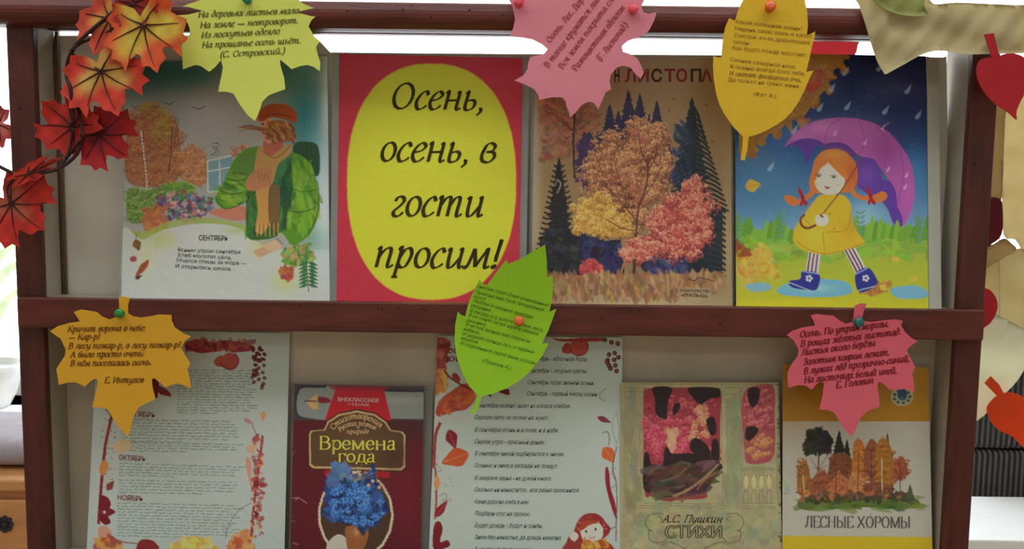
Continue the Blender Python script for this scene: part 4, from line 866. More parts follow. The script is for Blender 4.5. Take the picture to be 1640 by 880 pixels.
for k in range(12): A.line([(630+k*9, 490), (626+k*9.5, 545)], 1, (196, 158, 90) if k % 2 else (90, 70, 40))
A.line([(660, 170), (720, 200), (780, 150)], 1.2, (96, 66, 40), .8)
A.spl([(586, 310), (620, 260), (680, 240), (702, 262), (700, 310), (660, 335), (600, 345)], (170, 116, 84)); 
for k in range(4): A.line([(640+k*14, 262+k*3), (650+k*14, 300+k*4)], 1, (110, 66, 46), .8)
A.spl([(650, 30), (700, 20), (700, 130), (664, 122), (652, 90), (640, 80), (652, 64)], (186, 132, 104))
A.spl([(690, 40), (770, 40), (806, 90), (800, 122), (740, 130), (690, 122), (672, 110), (720, 84)], (146, 88, 52))
A.dabs([(690, 60), (780, 50), (800, 110), (700, 125)], 40, 3, [(120, 70, 40), (170, 110, 66), (100, 56, 36)], asp=3, ang=40)
A.spl([(556, 66), (600, 60), (650, 62), (690, 70), (704, 86), (660, 84), (610, 76)], (146, 92, 62), .85)
for p in ([(552, 70), (600, 56), (650, 66)], [(560, 84), (610, 72), (660, 80)], [(570, 58), (610, 60), (650, 72)], [(640, 74), (690, 76), (730, 100)]): A.line(p, 1.0, (104, 64, 46), .8)
A.dabs([(660, 90), (790, 60), (800, 125), (700, 130)], 70, 2.4, [(150, 96, 62), (112, 66, 44), (176, 124, 84), (128, 80, 56)], asp=3, ang=55)
A.spl([(640, 30), (650, -10), (700, -38), (780, -30), (812, 10), (806, 46), (760, 30), (700, 22), (660, 40)], (158, 72, 42)); A.line([(655, 20), (720, 6), (800, 26)], 1.6, (110, 46, 30)); A.ell(662, 52, 6, 4, (40, 30, 28))
A.spl([(622, 612), (660, 590), (720, 560), (746, 580), (736, 604), (690, 622), (650, 640), (630, 632)], (196, 160, 130)); 
for k in range(4): A.line([(624+k*8, 612+k*8), (670+k*10, 598+k*5)], .9, (130, 90, 66), .8)
A.line([(722, 556), (748, 580)], 4, (120, 130, 120))
A.dabs([(760, 600), (860, 580), (900, 640), (800, 680), (740, 640)], 110, 4, [(96, 140, 60), (70, 110, 60), (130, 160, 80), (160, 140, 90)])
A.dabs([(735, 690), (790, 680), (790, 735), (745, 735)], 50, 3.5, [(150, 76, 60), (170, 100, 70)])
for k in range(7):
    A.leaf(862, 660+k*16, 46, 8, 20, (54, 104, 58)); A.leaf(862, 660+k*16, 46, 8, 158, (60, 110, 62))
A.line([(850, 620), (864, 790)], 1.3, (60, 70, 40))
A.leaf(100, 560, 52, 20, 70, (120, 88, 40), (60, 50, 30)); A.line([(104, 535), (104, 562)], 1, (60, 60, 40)); A.ell(92, 646, 16, 14, (150, 76, 76)); A.leaf(160, 650, 100, 15, 128, (148, 78, 46), (70, 40, 30)); A.leaf(100, 735, 36, 8, -30, (70, 60, 30))
A.T = None; A.grain(2.0)
page('paper', q, SU, 0.0006, A, pg1, pm)
tm = MB(); gi = mat('grey_ink', (62, 66, 62), 0.7, g=1.1, vary=0.05)
for t, a, b, cap, bo in (('СЕНТЯБРЬ', (318, 385), (365, 386), 8.2, .012), ('Ясным утром сентября', (284, 403), (385, 407), 6.2, .002), ('Хлеб молотят сёла,', (284, 411), (371, 416), 6.2, .002), ('Мчатся птицы за море —', (283, 420), (395, 425), 6.2, .002), ('И открылась школа.', (281, 429), (371, 434), 6.2, .002)):
    sans(tm, t, a, b, cap, SU, 0.0004, bold=bo)
tm.build('printed_verse', gi, pg1)
sleeve(pg1, q, SU, (3, 1, 2))

# ---- autumn forest picture book
q = quad((857, 92), (1170, 93), (1173, 494), (850, 488), SUb, ZU)
bk1 = empty('picture_book', base_of(q, SUb, ZU)); tag(bk1, 'old tan book cover painted with an autumn forest, behind the upper pink leaf', 'book')
A = canvas(q, (134, 110, 78)); R = A.rng
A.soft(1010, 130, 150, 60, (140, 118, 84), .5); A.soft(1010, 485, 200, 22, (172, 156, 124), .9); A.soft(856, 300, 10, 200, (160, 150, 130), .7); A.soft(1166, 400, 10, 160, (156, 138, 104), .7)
A.z(840, 90, 2.147)
A.dabs([(50, 150), (150, 135), (250, 180), (262, 260), (180, 340), (60, 360)], 420, 4, [(138, 82, 66), (122, 86, 62), (148, 98, 74), (160, 110, 86), (118, 70, 58)], a=.6)
A.line([(172, 200), (168, 300), (172, 420)], 3.2, (52, 34, 32))
for e in ((110, 215), (70, 190), (230, 220), (215, 190), (120, 260), (235, 250)): A.line([(170, 260), ((170+e[0])/2, e[1]+22), e], 1.2, (70, 44, 40), .9)
A.dabs([(180, 300), (225, 262), (300, 280), (500, 280), (515, 420), (400, 480), (180, 440)], 260, 6, [(50, 42, 76), (42, 38, 70), (62, 50, 88)], a=.9)
for x, y0, y1, hw in ((205, 255, 400, 50), (293, 164, 300, 52), (322, 186, 300, 44), (357, 114, 300, 62), (396, 126, 300, 54), (428, 196, 300, 40), (455, 150, 300, 50)): A.fir(x, y0, y1, hw, (38, 34, 66) if x > 230 else (60, 44, 78), 10)
A.dabs([(200, 330), (230, 290), (240, 400), (195, 420)], 40, 4, [(74, 54, 92), (60, 46, 84)], a=.7)
A.fir(575, 138, 540, 108, (30, 40, 44), 16)
A.dabs([(520, 260), (560, 210), (575, 440), (505, 450)], 70, 4, [(44, 52, 84), (36, 44, 60), (52, 62, 96)], asp=2.5, ang=60)
for k in range(19):
    y = 185+k*18; w = 22+k*5.6
    A.line([(578, y-14), (578+w*0.6, y+1), (578+w, y+24)], 3.4, (28, 36, 42)); A.line([(576, y-14), (576-w*0.4, y), (576-w*0.7, y+16)], 2.6, (34, 44, 58))
    A.line([(590, y-4), (578+w*0.7, y+12)], 1.2, (66, 78, 80), .6)
A.fir(118, 345, 780, 92, (34, 32, 36), 15); A.poly([(50, 620), (200, 600), (230, 770), (60, 770)], (34, 34, 40))
for k in range(21):
    y = 380+k*18; w = 16+k*3.9
    A.line([(118, y-8), (118-w*.6, y), (118-w, y-6)], 3.0, (30, 28, 32)); A.line([(118, y-8), (118+w*.6, y), (118+w, y-6)], 3.0, (38, 36, 44)); A.line([(110, y), (118-w*.5, y+8)], 1.0, (70, 66, 64), .5)
A.line([(112, 424), (124, 440), (112, 472)], 1.6, (150, 140, 120)); A.line([(112, 424), (104, 446)], 1.2, (140, 130, 110))
A.dabs([(60, 600), (200, 600), (230, 760), (60, 760)], 90, 5, [(44, 44, 52), (34, 36, 44), (60, 60, 62)], a=.6)
A.poly([(190, 640), (330, 630), (345, 755), (190, 765)], (36, 38, 60)); A.dabs([(190, 605), (320, 640), (330, 760), (210, 760)], 130, 5, [(40, 42, 78), (58, 58, 98), (30, 32, 52), (48, 46, 84)])
A.poly([(600, 500), (680, 520), (680, 740), (420, 755), (380, 700)], (34, 40, 52)); A.dabs([(420, 700), (560, 690), (560, 750), (420, 750)], 60, 5, [(40, 48, 90), (60, 70, 110)])
for k in range(12): A.line([(610, 515+k*20), (660, 518+k*20), (690, 538+k*20)], 4, (34, 44, 46)); A.line([(630, 520+k*20), (676, 530+k*20)], 1.2, (76, 88, 84), .5)
big = [(195, 470), (208, 380), (228, 320), (265, 262), (300, 246), (322, 262), (342, 300), (360, 226), (395, 212), (440, 228), (478, 220), (498, 290), (494, 400), (476, 465), (420, 530), (385, 610), (330, 630), (290, 560), (225, 500)]
A.blob(big, (122, 78, 56)); A.foliage(big, 190, 28, (86, 50, 42), (146, 98, 68), (204, 156, 110), 26, 2.6)
for lobe in ([(225, 330), (300, 250), (330, 300), (290, 400), (220, 440)], [(365, 228), (440, 226), (450, 330), (380, 360)], [(440, 240), (490, 230), (498, 380), (450, 440)], [(310, 350), (380, 340), (400, 440), (330, 470)], [(420, 400), (490, 390), (470, 470), (420, 500)]):
    A.foliage(lobe, 20, 20, (100, 58, 46), (160, 108, 74), (212, 166, 118), 26, 2.4)
A.foliage([(300, 410), (380, 400), (400, 500), (330, 500)], 12, 18, (110, 62, 50), (150, 86, 64), (180, 116, 84), 20, 2.4); A.foliage([(372, 250), (415, 250), (430, 330), (385, 330)], 8, 16, (130, 76, 60), (166, 100, 80), (190, 130, 100), 18, 2.4)
yel = [(158, 570), (172, 505), (225, 476), (300, 486), (355, 525), (384, 580), (345, 630), (250, 624), (175, 606)]
A.blob(yel, (172, 128, 62)); A.foliage(yel, 60, 22, (130, 92, 46), (186, 142, 66), (216, 180, 108), 26, 2.6)
for p, w in (([(378, 660), (385, 590), (392, 520), (420, 440), (424, 340)], 3.0), ([(386, 570), (340, 510), (290, 455)], 2.0), ([(384, 600), (330, 590), (280, 560)], 1.8), ([(400, 500), (440, 440), (470, 380)], 1.6), ([(424, 380), (400, 320), (392, 270)], 1.4), ([(424, 400), (450, 340), (455, 290)], 1.3), ([(340, 510), (330, 440), (310, 380)], 1.2), ([(262, 480), (270, 420), (255, 360)], 1.1), ([(300, 465), (262, 440), (240, 400)], 1.0)): A.line(p, w, (84, 48, 42), .9)
A.foliage([(340, 440), (430, 380), (440, 300), (420, 300), (380, 430), (270, 440), (330, 540), (400, 540)], 16, 16, (64, 36, 32), (96, 56, 44), (150, 98, 70), 16, 2.2)
red = [(590, 404), (612, 440), (632, 490), (664, 505), (638, 560), (652, 606), (615, 680), (520, 704), (480, 684), (390, 716), (330, 676), (345, 642), (425, 612), (420, 562), (467, 492), (545, 455)]
A.blob(red, (150, 66, 62)); A.foliage(red, 150, 26, (116, 44, 48), (176, 84, 74), (222, 160, 130), 28, 2.6)
A.foliage([(500, 560), (560, 540), (570, 640), (500, 660)], 10, 20, (130, 50, 50), (166, 72, 66), (196, 110, 92), 20, 2.4); A.foliage([(330, 670), (460, 640), (470, 690), (350, 706)], 16, 16, (140, 62, 58), (190, 104, 90), (226, 170, 140), 22, 2.4)
A.line([(515, 760), (518, 690)], 1.3, (90, 80, 80)); A.line([(376, 755), (378, 700)], 5, (70, 54, 40)); A.line([(330, 755), (340, 715)], 3, (150, 110, 60))
A.dabs([(190, 770), (195, 725), (225, 705), (262, 725), (262, 770)], 90, 4.5, [(172, 62, 66), (190, 84, 84), (150, 50, 56)])
A.poly([(30, 755), (690, 748), (690, 800), (30, 830)], (150, 118, 82)); A.dabs([(30, 752), (680, 748), (660, 800), (520, 835), (100, 835)], 620, 3.4, [(150, 116, 78), (124, 90, 62), (170, 138, 100), (140, 96, 70)], asp=2.6, ang=80, a=.7)
A.line([(560, 764), (585, 772), (600, 762), (655, 774)], 1.4, (60, 48, 40)); A.poly([(530, 796), (640, 796), (640, 836), (530, 836)], (166, 150, 118), .6)
for x, y in ((520, 145), (500, 180), (620, 165), (650, 290), (350, 115)): A.leaf(x, y, 14, 4, R.uniform(0, 180), (130, 70, 50))
A.dabs([(0, 380), (20, 380), (20, 720), (0, 700)], 20, 2, [(90, 80, 60)], a=.3)
A.T = None; A.grain(3.0)
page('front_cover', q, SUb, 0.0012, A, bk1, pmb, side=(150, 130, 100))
BLK = mat('book_pages', (190, 180, 152), 0.8)
def bookblock(q, surf, root, th, cover):
    TL, TR, BR, BL = q
    sh = lambda p, dx, dy: (p[0]+dx, p[1]+dy)
    zz = ZU if BL[1] < 700 else ZL
    fit = lambda p, off: (p[0], pyat(p[0], surf(p[0], p[1])+off, zz+0.0002))
    B1, B2 = fit(BR, 0.0015+th), fit(BL, 0.0015+th); C1, C2 = fit(BR, 0.0028+th), fit(BL, 0.0028+th)
    sheet('page_block', [sh(TL, 2, 3), sh(TR, -3, 3), sh(B1, -3, -2), sh(B2, 2, -2)], lambda px, py: surf(px, py)+0.00125, th, BLK, root, step=90)
    sheet('back_cover', [TL, TR, C1, C2], lambda px, py: surf(px, py)+0.0013+th, 0.001, cover, root, step=90)
bookblock(q, SUb, bk1, 0.004, mat('tan_cover', (134, 110, 78), 0.5))
tm = MB()
ttl = (('Н', 984, (46, 34, 26)), ('Л', 1001, (124, 42, 40)), ('И', 1022, (112, 38, 36)), ('С', 1043, (70, 40, 30)), ('Т', 1064, (124, 42, 40)), ('О', 1083, (140, 56, 46)), ('П', 1106, (60, 50, 36)), ('А', 1123, (124, 42, 40)), ('Д', 1144, (140, 50, 46)))
for ch, x, c in ttl:
    t1 = MB(); y = 131-(x-984)*0.003; sans(t1, ch, (x, y), (x+(8 if ch == 'Н' else 17.5), y), 20, SUb, 0.0004, bold=0.03)
    t1.build('title_letter', mat('title_ink_%s' % {'Н': 'black', 'С': 'brown', 'П': 'olive'}.get(ch, 'red'), c, 0.7, g=1.5, vary=0.05), bk1)
sans(tm, 'ИЗДАТЕЛЬСТВО', (1089, 467), (1137, 469), 4.2, SUb, 0.0004, bold=.01); sans(tm, '«МАЛЫШ»', (1091, 475), (1135, 477), 5.2, SUb, 0.0004, bold=.01)
tm.build('publisher_line', mat('grey_ink', (62, 66, 62)), bk1)
sleeve(bk1, q, SUb, (4, 3, 0), off=0.0072)

# ---- girl with the umbrella
q = quad((1177, 84), (1483, 90), (1487, 495), (1179, 491), SU, ZU)
um = empty('umbrella_poster', base_of(q, SU, ZU)); tag(um, 'poster of a red-haired girl in a yellow coat under a purple umbrella', 'poster')
A = canvas(q, (30, 70, 130)); R = A.rng
A.z(1160, 80, 2.094)
A.grad([(0, 0), (720, 0), (720, 330), (0, 330)], (16, 22, 66), (30, 70, 124)); A.grad([(0, 329), (720, 329), (720, 660), (0, 660)], (30, 70, 124), (122, 166, 190))
A.soft(130, 450, 120, 110, (72, 122, 162), .8); A.soft(90, 350, 90, 50, (86, 110, 140), .5); A.soft(600, 120, 100, 160, (18, 26, 80), .8); A.soft(640, 420, 50, 90, (70, 130, 180), .6); A.soft(190, 280, 60, 60, (60, 100, 160), .6); A.soft(470, 560, 70, 60, (140, 180, 200), .7)
A.poly([(40, 0), (410, 10), (395, 50), (350, 75), (350, 120), (300, 175), (262, 230), (215, 235), (180, 275), (120, 290), (100, 340), (50, 350)], (150, 106, 40))
A.foliage([(60, 20), (390, 20), (340, 110), (262, 215), (180, 262), (60, 330)], 90, 24, (116, 76, 34), (152, 106, 42), (186, 142, 66), 20, 3.2, a=.5)
for x, y in ((405, 20), (390, 60), (352, 85), (345, 130), (300, 180), (262, 236), (213, 250), (180, 282), (120, 300), (98, 345)): A.dabs([(x-12, y-12), (x+12, y-12), (x+12, y+12), (x-12, y+12)], 8, 4.5, [(156, 110, 42), (140, 94, 36)])
A.dabs([(290, 60), (330, 70), (310, 130), (270, 150)], 26, 5, [(156, 60, 44), (170, 76, 50)], a=.7)
for r in (34, 26, 14): A.line([(472+r*math.cos(t), 138+r*math.sin(t)) for t in np.linspace(0, 6.28, 20)], 1.5, (96, 110, 150), .18, smooth=False)
A.soft(560, 120, 70, 40, (60, 66, 110), .5)
for x, y in ((405, 75), (412, 190), (540, 205), (650, 220), (615, 135), (320, 195), (235, 270), (155, 395), (520, 60), (360, 130)): A.poly([(x+12, y-20), (x+7, y+2), (x, y+12), (x-9, y+12), (x-12, y+4)], (150, 170, 200), .75)
A.leaf(70, 460, 52, 22, -12, (206, 160, 60), (150, 90, 30))
dome = [(200, 325), (228, 286), (262, 258), (300, 240), (345, 230), (395, 226), (450, 230), (505, 246), (552, 276), (585, 312), (612, 350), (630, 395), (637, 440), (636, 495), (626, 540), (610, 575), (588, 607), (586, 575), (576, 520), (560, 450), (520, 390), (445, 350), (400, 322), (335, 318), (280, 300), (240, 305)]
A.poly(dome, (160, 84, 156)); A.soft(330, 260, 60, 26, (188, 120, 180), .7); A.soft(450, 270, 60, 40, (178, 96, 168), .5); A.soft(620, 480, 20, 70, (176, 90, 170), .6); A.soft(540, 340, 50, 60, (132, 56, 132), .6); A.soft(255, 290, 30, 20, (180, 110, 170), .6)
for x, y, rx, ry, c, a in ((585, 620, 90, 40, (130, 172, 190), 0),): pass
A.spl([(204, 324), (250, 300), (300, 298), (335, 318), (300, 330), (276, 380), (262, 340), (235, 322)], (84, 52, 140)); A.spl([(335, 318), (370, 310), (410, 318), (446, 356), (400, 350), (340, 350)], (78, 46, 134))
A.spl([(446, 372), (480, 360), (512, 378), (527, 432), (556, 440), (576, 480), (578, 520), (592, 548), (598, 575), (588, 604), (566, 580), (545, 530), (515, 500), (475, 480), (440, 445)], (88, 54, 146))
A.soft(480, 420, 30, 40, (120, 80, 170), .5)
for p in ([(395, 227), (350, 260), (335, 318)], [(450, 231), (470, 300), (446, 360)], [(505, 247), (545, 320), (527, 432)], [(585, 312), (600, 420), (577, 522)]): A.line(p, 1.1, (120, 50, 120), .7)
for x, y in ((370, 280), (470, 310), (548, 400), (605, 460), (610, 420), (530, 260)): A.poly([(x+8, y-14), (x+5, y+3), (x, y+9), (x-7, y+6)], (206, 180, 220), .7)
A.line([(530, 262), (552, 244)], 2.2, (150, 90, 120))
for k in range(60):
    t = R.uniform(math.radians(190), math.radians(350)); A.line([(430+215*math.cos(t), 400+178*math.sin(t)), (430+232*math.cos(t), 400+198*math.sin(t))], .8, (120, 140, 180), .18)
for x0, x1, seed in ((30, 260, 1), (440, 690, 2)):
    x = x0
    while x < x1:
        h = R.uniform(20, 75); A.spl([(x-12, 680), (x-14, 640-h*.3), (x, 620-h), (x+14, 640-h*.3), (x+16, 680)], R.choice([(104, 152, 54), (92, 140, 50), (118, 164, 60)])); x += 14
for cx, top in ((190, 540), (455, 540), (655, 560), (45, 560)):
    for k in range(6):
        y = top+k*16; A.leaf(cx, y+10, 22, 4, -35, (90, 140, 120)); A.leaf(cx, y+10, 22, 4, 215, (90, 140, 120))
A.grad([(20, 652), (720, 650), (720, 900), (20, 900)], (142, 164, 62), (186, 178, 42)); A.dabs([(20, 640), (720, 640), (720, 700), (20, 700)], 160, 6, [(126, 164, 60), (142, 170, 64), (108, 150, 56)], a=.6, asp=2.2, ang=0)
A.dabs([(40, 670), (150, 680), (180, 760), (60, 790)], 100, 6, [(196, 150, 60), (206, 170, 80), (180, 120, 50), (190, 160, 70)], a=.6)
A.spl([(180, 800), (260, 770), (400, 775), (425, 815), (330, 830), (200, 822)], (104, 164, 190)); A.spl([(560, 800), (640, 790), (680, 810), (670, 832), (580, 832)], (110, 164, 190)); A.spl([(70, 790), (130, 780), (160, 800), (100, 812)], (120, 164, 180)); A.soft(300, 800, 60, 12, (170, 206, 216), .6)
A.soft(200, 850, 200, 14, (196, 186, 40), .8); A.dabs([(470, 780), (560, 785), (540, 820), (450, 815)], 40, 4, [(176, 120, 60), (150, 100, 50)], a=.7)
for x, y, a_ in ((110, 650, 20), (120, 740, -30), (60, 700, 60), (560, 700, 10), (650, 760, 150), (520, 790, 30)): A.leaf(x, y, 32, 10, a_, (206, 170, 70))
A.dabs([(32, 640), (50, 650), (90, 690), (40, 690)], 20, 4, [(130, 70, 40)])
for lx, dx, bx in ((300, -12, 0), (410, 50, 0)):
    pts = [(lx-16, 660), (lx+26, 660), (lx+26+dx, 755), (lx-16+dx, 755)]; A.poly(pts, (206, 196, 196))
    for k in range(3): A.line([(lx-10+k*13, 660), (lx-10+k*13+dx, 755)], 2.6, (96, 44, 84))
A.spl([(262, 742), (318, 752), (312, 800), (290, 806), (230, 798), (216, 776), (254, 768)], (44, 50, 130)); A.spl([(440, 752), (482, 730), (512, 770), (508, 790), (470, 812), (446, 806)], (44, 50, 130)); A.line([(262, 742), (318, 752)], 2, (130, 150, 200)); A.line([(440, 752), (480, 732)], 2, (130, 150, 200))
for fx, fy in ((284, 766), (474, 766)):
    for k in range(5): A.ell(fx+8*math.cos(k*1.257), fy+8*math.sin(k*1.257), 4.5, 4.5, (190, 196, 220))
A.line([(216, 780), (290, 808)], 1.3, (170, 190, 210)); A.line([(446, 808), (508, 792)], 1.3, (170, 190, 210))
coat = [(318, 488), (350, 484), (400, 488), (424, 520), (428, 580), (450, 615), (470, 648), (420, 668), (340, 688), (270, 672), (232, 645), (236, 600), (262, 560), (290, 520)]
A.spl(coat, (194, 164, 44)); A.soft(300, 620, 40, 50, (214, 190, 70), .5); A.soft(420, 600, 24, 40, (176, 134, 30), .5)
for p in ([(424, 540), (410, 600), (340, 612)], [(240, 640), (280, 668), (340, 684), (420, 666), (468, 648)], [(262, 560), (300, 600)], [(330, 612), (336, 682)]): A.line(p, 1.1, (150, 110, 20), .8)
A.ell(368, 600, 4, 4, (170, 130, 30)); A.ell(355, 550, 4, 4, (170, 130, 30))
A.spl([(285, 440), (295, 400), (302, 370), (330, 340), (370, 332), (410, 345), (440, 380), (446, 430), (430, 470), (400, 480), (300, 480), (288, 470)], (186, 110, 54)); A.soft(370, 350, 40, 20, (212, 140, 64), .7); A.soft(430, 420, 18, 40, (170, 80, 40), .6)
A.spl([(302, 440), (312, 400), (340, 372), (370, 395), (400, 420), (402, 450), (386, 476), (350, 486), (318, 474)], (222, 200, 178))
A.spl([(300, 420), (318, 380), (342, 366), (345, 380), (322, 400), (304, 440)], (186, 110, 54)); A.spl([(340, 366), (375, 372), (412, 420), (404, 432), (370, 400)], (200, 116, 50))
for ex, ey in ((316, 422), (366, 426)): A.ell(ex, ey, 8, 4, (110, 130, 70)); A.ell(ex+1, ey, 3.4, 3.4, (40, 50, 30)); A.line([(ex-11, ey-3), (ex, ey-7), (ex+11, ey-2)], 1.1, (90, 60, 40))
A.spl([(335, 455), (346, 460), (357, 456), (348, 466), (339, 464)], (150, 40, 50)); A.soft(312, 448, 10, 8, (226, 160, 140), .6); A.soft(384, 452, 10, 8, (226, 160, 140), .6)
A.spl([(292, 470), (270, 490), (250, 500), (225, 488), (202, 490), (206, 508), (230, 524), (256, 512), (288, 496), (302, 482)], (192, 108, 54)); A.spl([(428, 440), (436, 470), (460, 488), (500, 486), (530, 474), (546, 486), (536, 506), (500, 510), (452, 500), (424, 478)], (192, 108, 54))
for rx_, ry_ in ((262, 494), (490, 490)):
    A.spl([(rx_-4, ry_), (rx_-16, ry_-26), (rx_-8, ry_-30), (rx_+4, ry_-6)], (150, 34, 40)); A.spl([(rx_, ry_), (rx_+18, ry_+22), (rx_+8, ry_+28), (rx_-4, ry_+6)], (150, 34, 40)); A.ell(rx_, ry_, 7, 7, (130, 26, 34)); A.spl([(rx_, ry_), (rx_-10, ry_+26), (rx_-2, ry_+28), (rx_+4, ry_+4)], (150, 34, 40))
A.line([(458, 366), (400, 460), (326, 556)], 1.9, (116, 62, 40), smooth=False); A.line([(268, 552), (256, 566), (260, 588), (280, 598), (306, 588)], 3.8, (116, 60, 36)); 
A.spl([(308, 556), (335, 550), (350, 566), (342, 586), (318, 590), (306, 575)], (222, 200, 178)); A.line([(322, 552), (330, 560)], 3.5, (116, 62, 40))
A.T = None; A.grain(2.0)
page('paper', q, SU, 0.0006, A, um, pmb)
sheet('side_margin', [(1484, 90), (1503, 96), (1508, 495), (1488, 495)], lambda px, py: SU(px, py)+0.0004, 0.0003, mat('sleeve_back_paper', (150, 152, 142), 0.4, vary=0.03), um, step=60)

# ---- lower tier: sheet of riddles by month
q = quad((156, 528), (464, 534), (455, 930), (138, 930), SL, ZL)
p1 = empty('poem_sheet', base_of(q, SL, ZL)); tag(p1, 'white sheet of small month texts in a leafy red border, left end of lower tier', 'poster')
GLW = 1.9
A = canvas(q, (160, 170, 166)); R = A.rng; A.z(120, 520, 2.446)
tl_ = [(400, 178, 700, 17, 10.5, 0.012), (180, 372, 640, 8, 12, 0.02), (175, 462, 660, 4, 10.5, 0.02), (172, 545, 660, 5, 11.5, 0.03), (172, 610, 650, 5, 12, 0.02), (165, 700, 640, 12, 11.6, 0.025)]
for x0, y0, x1, n, dy, sl in tl_:
    for i in range(n):
        x = x0; y = y0+i*dy; xe = x1-R.uniform(0, 40) if i < n-1 else x0+(x1-x0)*R.uniform(.4, .7)
        while x < xe:
            w = R.uniform(10, 44); pts = [(x+k*4, y+(x-x0)*sl+R.uniform(-2.2, 2.2)) for k in range(int(w/4)+1)]
            if len(pts) > 1: A.line(pts, 1.35, R.choice([(96, 124, 108), (104, 122, 120), (84, 110, 98)]), .8, smooth=False)
            x += w+6
A.spl([(430, 75), (470, 60), (530, 70), (600, 62), (690, 80), (700, 100), (620, 110), (600, 100), (540, 108), (490, 112), (440, 96)], (128, 46, 50)); A.ell(540, 86, 16, 16, (90, 26, 34)); 
A.dabs([(440, 60), (690, 62), (690, 100), (440, 100)], 80, 4, [(140, 60, 60), (110, 34, 40), (150, 74, 66)], a=.6)
A.ell(606, 142, 32, 32, (150, 66, 56)); A.spl([(545, 140), (570, 120), (590, 140), (575, 165), (550, 160)], (150, 70, 60)); A.line([(606+34*math.cos(t), 142+34*math.sin(t)) for t in np.linspace(-1, 3, 12)], 2.2, (110, 40, 40))
for k in range(34): A.ell(690+R.uniform(0, 56)+0, 85+R.uniform(0, 160)*((k % 7)/7+.2), 7, 7, (88, 26, 34))
for x, y in ((700, 180), (720, 170), (740, 160), (695, 205), (715, 195), (735, 188), (700, 225), (720, 215), (742, 210), (738, 232), (732, 248)): A.ell(x, y, 7.5, 7.5, (80, 22, 30)); A.ell(x, y, 2.5, 2.5, (150, 120, 120))
A.spl([(300, 215), (316, 210), (330, 240), (320, 290), (306, 270)], (100, 30, 40)); A.spl([(322, 240), (360, 255), (378, 280), (350, 278), (330, 270)], (110, 40, 48))
A.line([(148, 340), (130, 420), (118, 480), (105, 600), (92, 780)], 5, (122, 40, 44)); A.line([(120, 330), (150, 370)], 2, (120, 60, 50))
for k in range(60): A.ell(R.uniform(100, 160), R.uniform(330, 620), R.uniform(1.5, 4), R.uniform(1.5, 4), R.choice([(130, 60, 50), (170, 120, 80), (110, 40, 44), (186, 140, 90)]), .8)
A.spl([(95, 560), (112, 530), (132, 550), (120, 580), (100, 590)], (186, 120, 70)); A.spl([(150, 470), (190, 450), (225, 470), (200, 500), (160, 500)], (190, 160, 120), .8)
A.leaf(125, 650, 46, 14, -55, (120, 60, 50)); A.spl([(92, 720), (100, 670), (130, 680), (140, 710), (118, 735)], (104, 28, 38)); A.spl([(92, 740), (130, 720), (158, 735), (130, 752), (100, 755)], (110, 30, 40)); A.spl([(95, 760), (120, 745), (140, 775), (118, 785)], (100, 26, 36)); A.ell(115, 735, 6, 6, (190, 170, 160))
A.spl([(90, 800), (120, 790), (145, 820), (130, 840), (100, 850)], (176, 130, 110)); A.dabs([(85, 840), (160, 840), (200, 900), (85, 900)], 60, 5, [(196, 150, 84), (180, 120, 70), (150, 70, 50)])
A.line([(140, 830), (180, 850), (250, 860), (330, 870)], 1.6, (120, 50, 50)); A.spl([(250, 850), (300, 845), (330, 880), (320, 920), (240, 920)], (120, 40, 40)); A.dabs([(380, 865), (440, 840), (520, 845), (560, 900), (390, 900)], 120, 5, [(206, 160, 80), (196, 140, 70), (214, 180, 110)]); A.dabs([(620, 830), (690, 810), (700, 900), (600, 900)], 70, 5, [(200, 150, 90), (190, 130, 80), (170, 90, 60)], a=.8)
A.line([(735, 440), (725, 520), (712, 620), (700, 720), (690, 830)], 4, (130, 60, 56)); A.line([(735, 470), (705, 420), (690, 380)], 1.4, (140, 90, 90)); A.line([(640, 700), (580, 740), (540, 800)], 1, (150, 160, 150)); A.line([(690, 700), (640, 730), (600, 790), (590, 840)], 1.2, (130, 100, 110))
A.leaf(660, 370, 44, 9, 25, (166, 120, 120)); A.leaf(740, 340, 40, 12, 100, (190, 140, 90)); A.spl([(672, 480), (690, 470), (705, 490), (695, 510), (680, 505)], (196, 150, 120)); A.spl([(670, 520), (690, 540), (690, 600), (705, 660), (690, 640), (672, 570)], (184, 130, 110)); A.leaf(712, 590, 80, 12, 95, (120, 40, 44)); A.leaf(722, 560, 40, 14, -80, (190, 110, 70)); A.spl([(690, 740), (705, 730), (722, 745), (705, 760)], (100, 30, 40))
A.dabs([(700, 440), (740, 430), (735, 830), (690, 840)], 90, 3, [(150, 80, 70), (130, 50, 50), (190, 150, 130)], a=.7)
A.T = None; A.grain(2)
page('paper', q, SL, 0.0005, A, p1, pm, gain=GLW)
tm = MB()
for t, a, b in (('СЕНТЯБРЬ', (190, 666), (249, 670)), ('ОКТЯБРЬ', (190, 737), (233, 740)), ('НОЯБРЬ', (188, 801), (229, 804))): 
    tm = MB(); sans(tm, t, a, b, 8.5, SL, 0.0004, bold=.01); tm.build('month_heading', mat('heading_ink', (110, 34, 44), 0.7, g=1.7), p1)

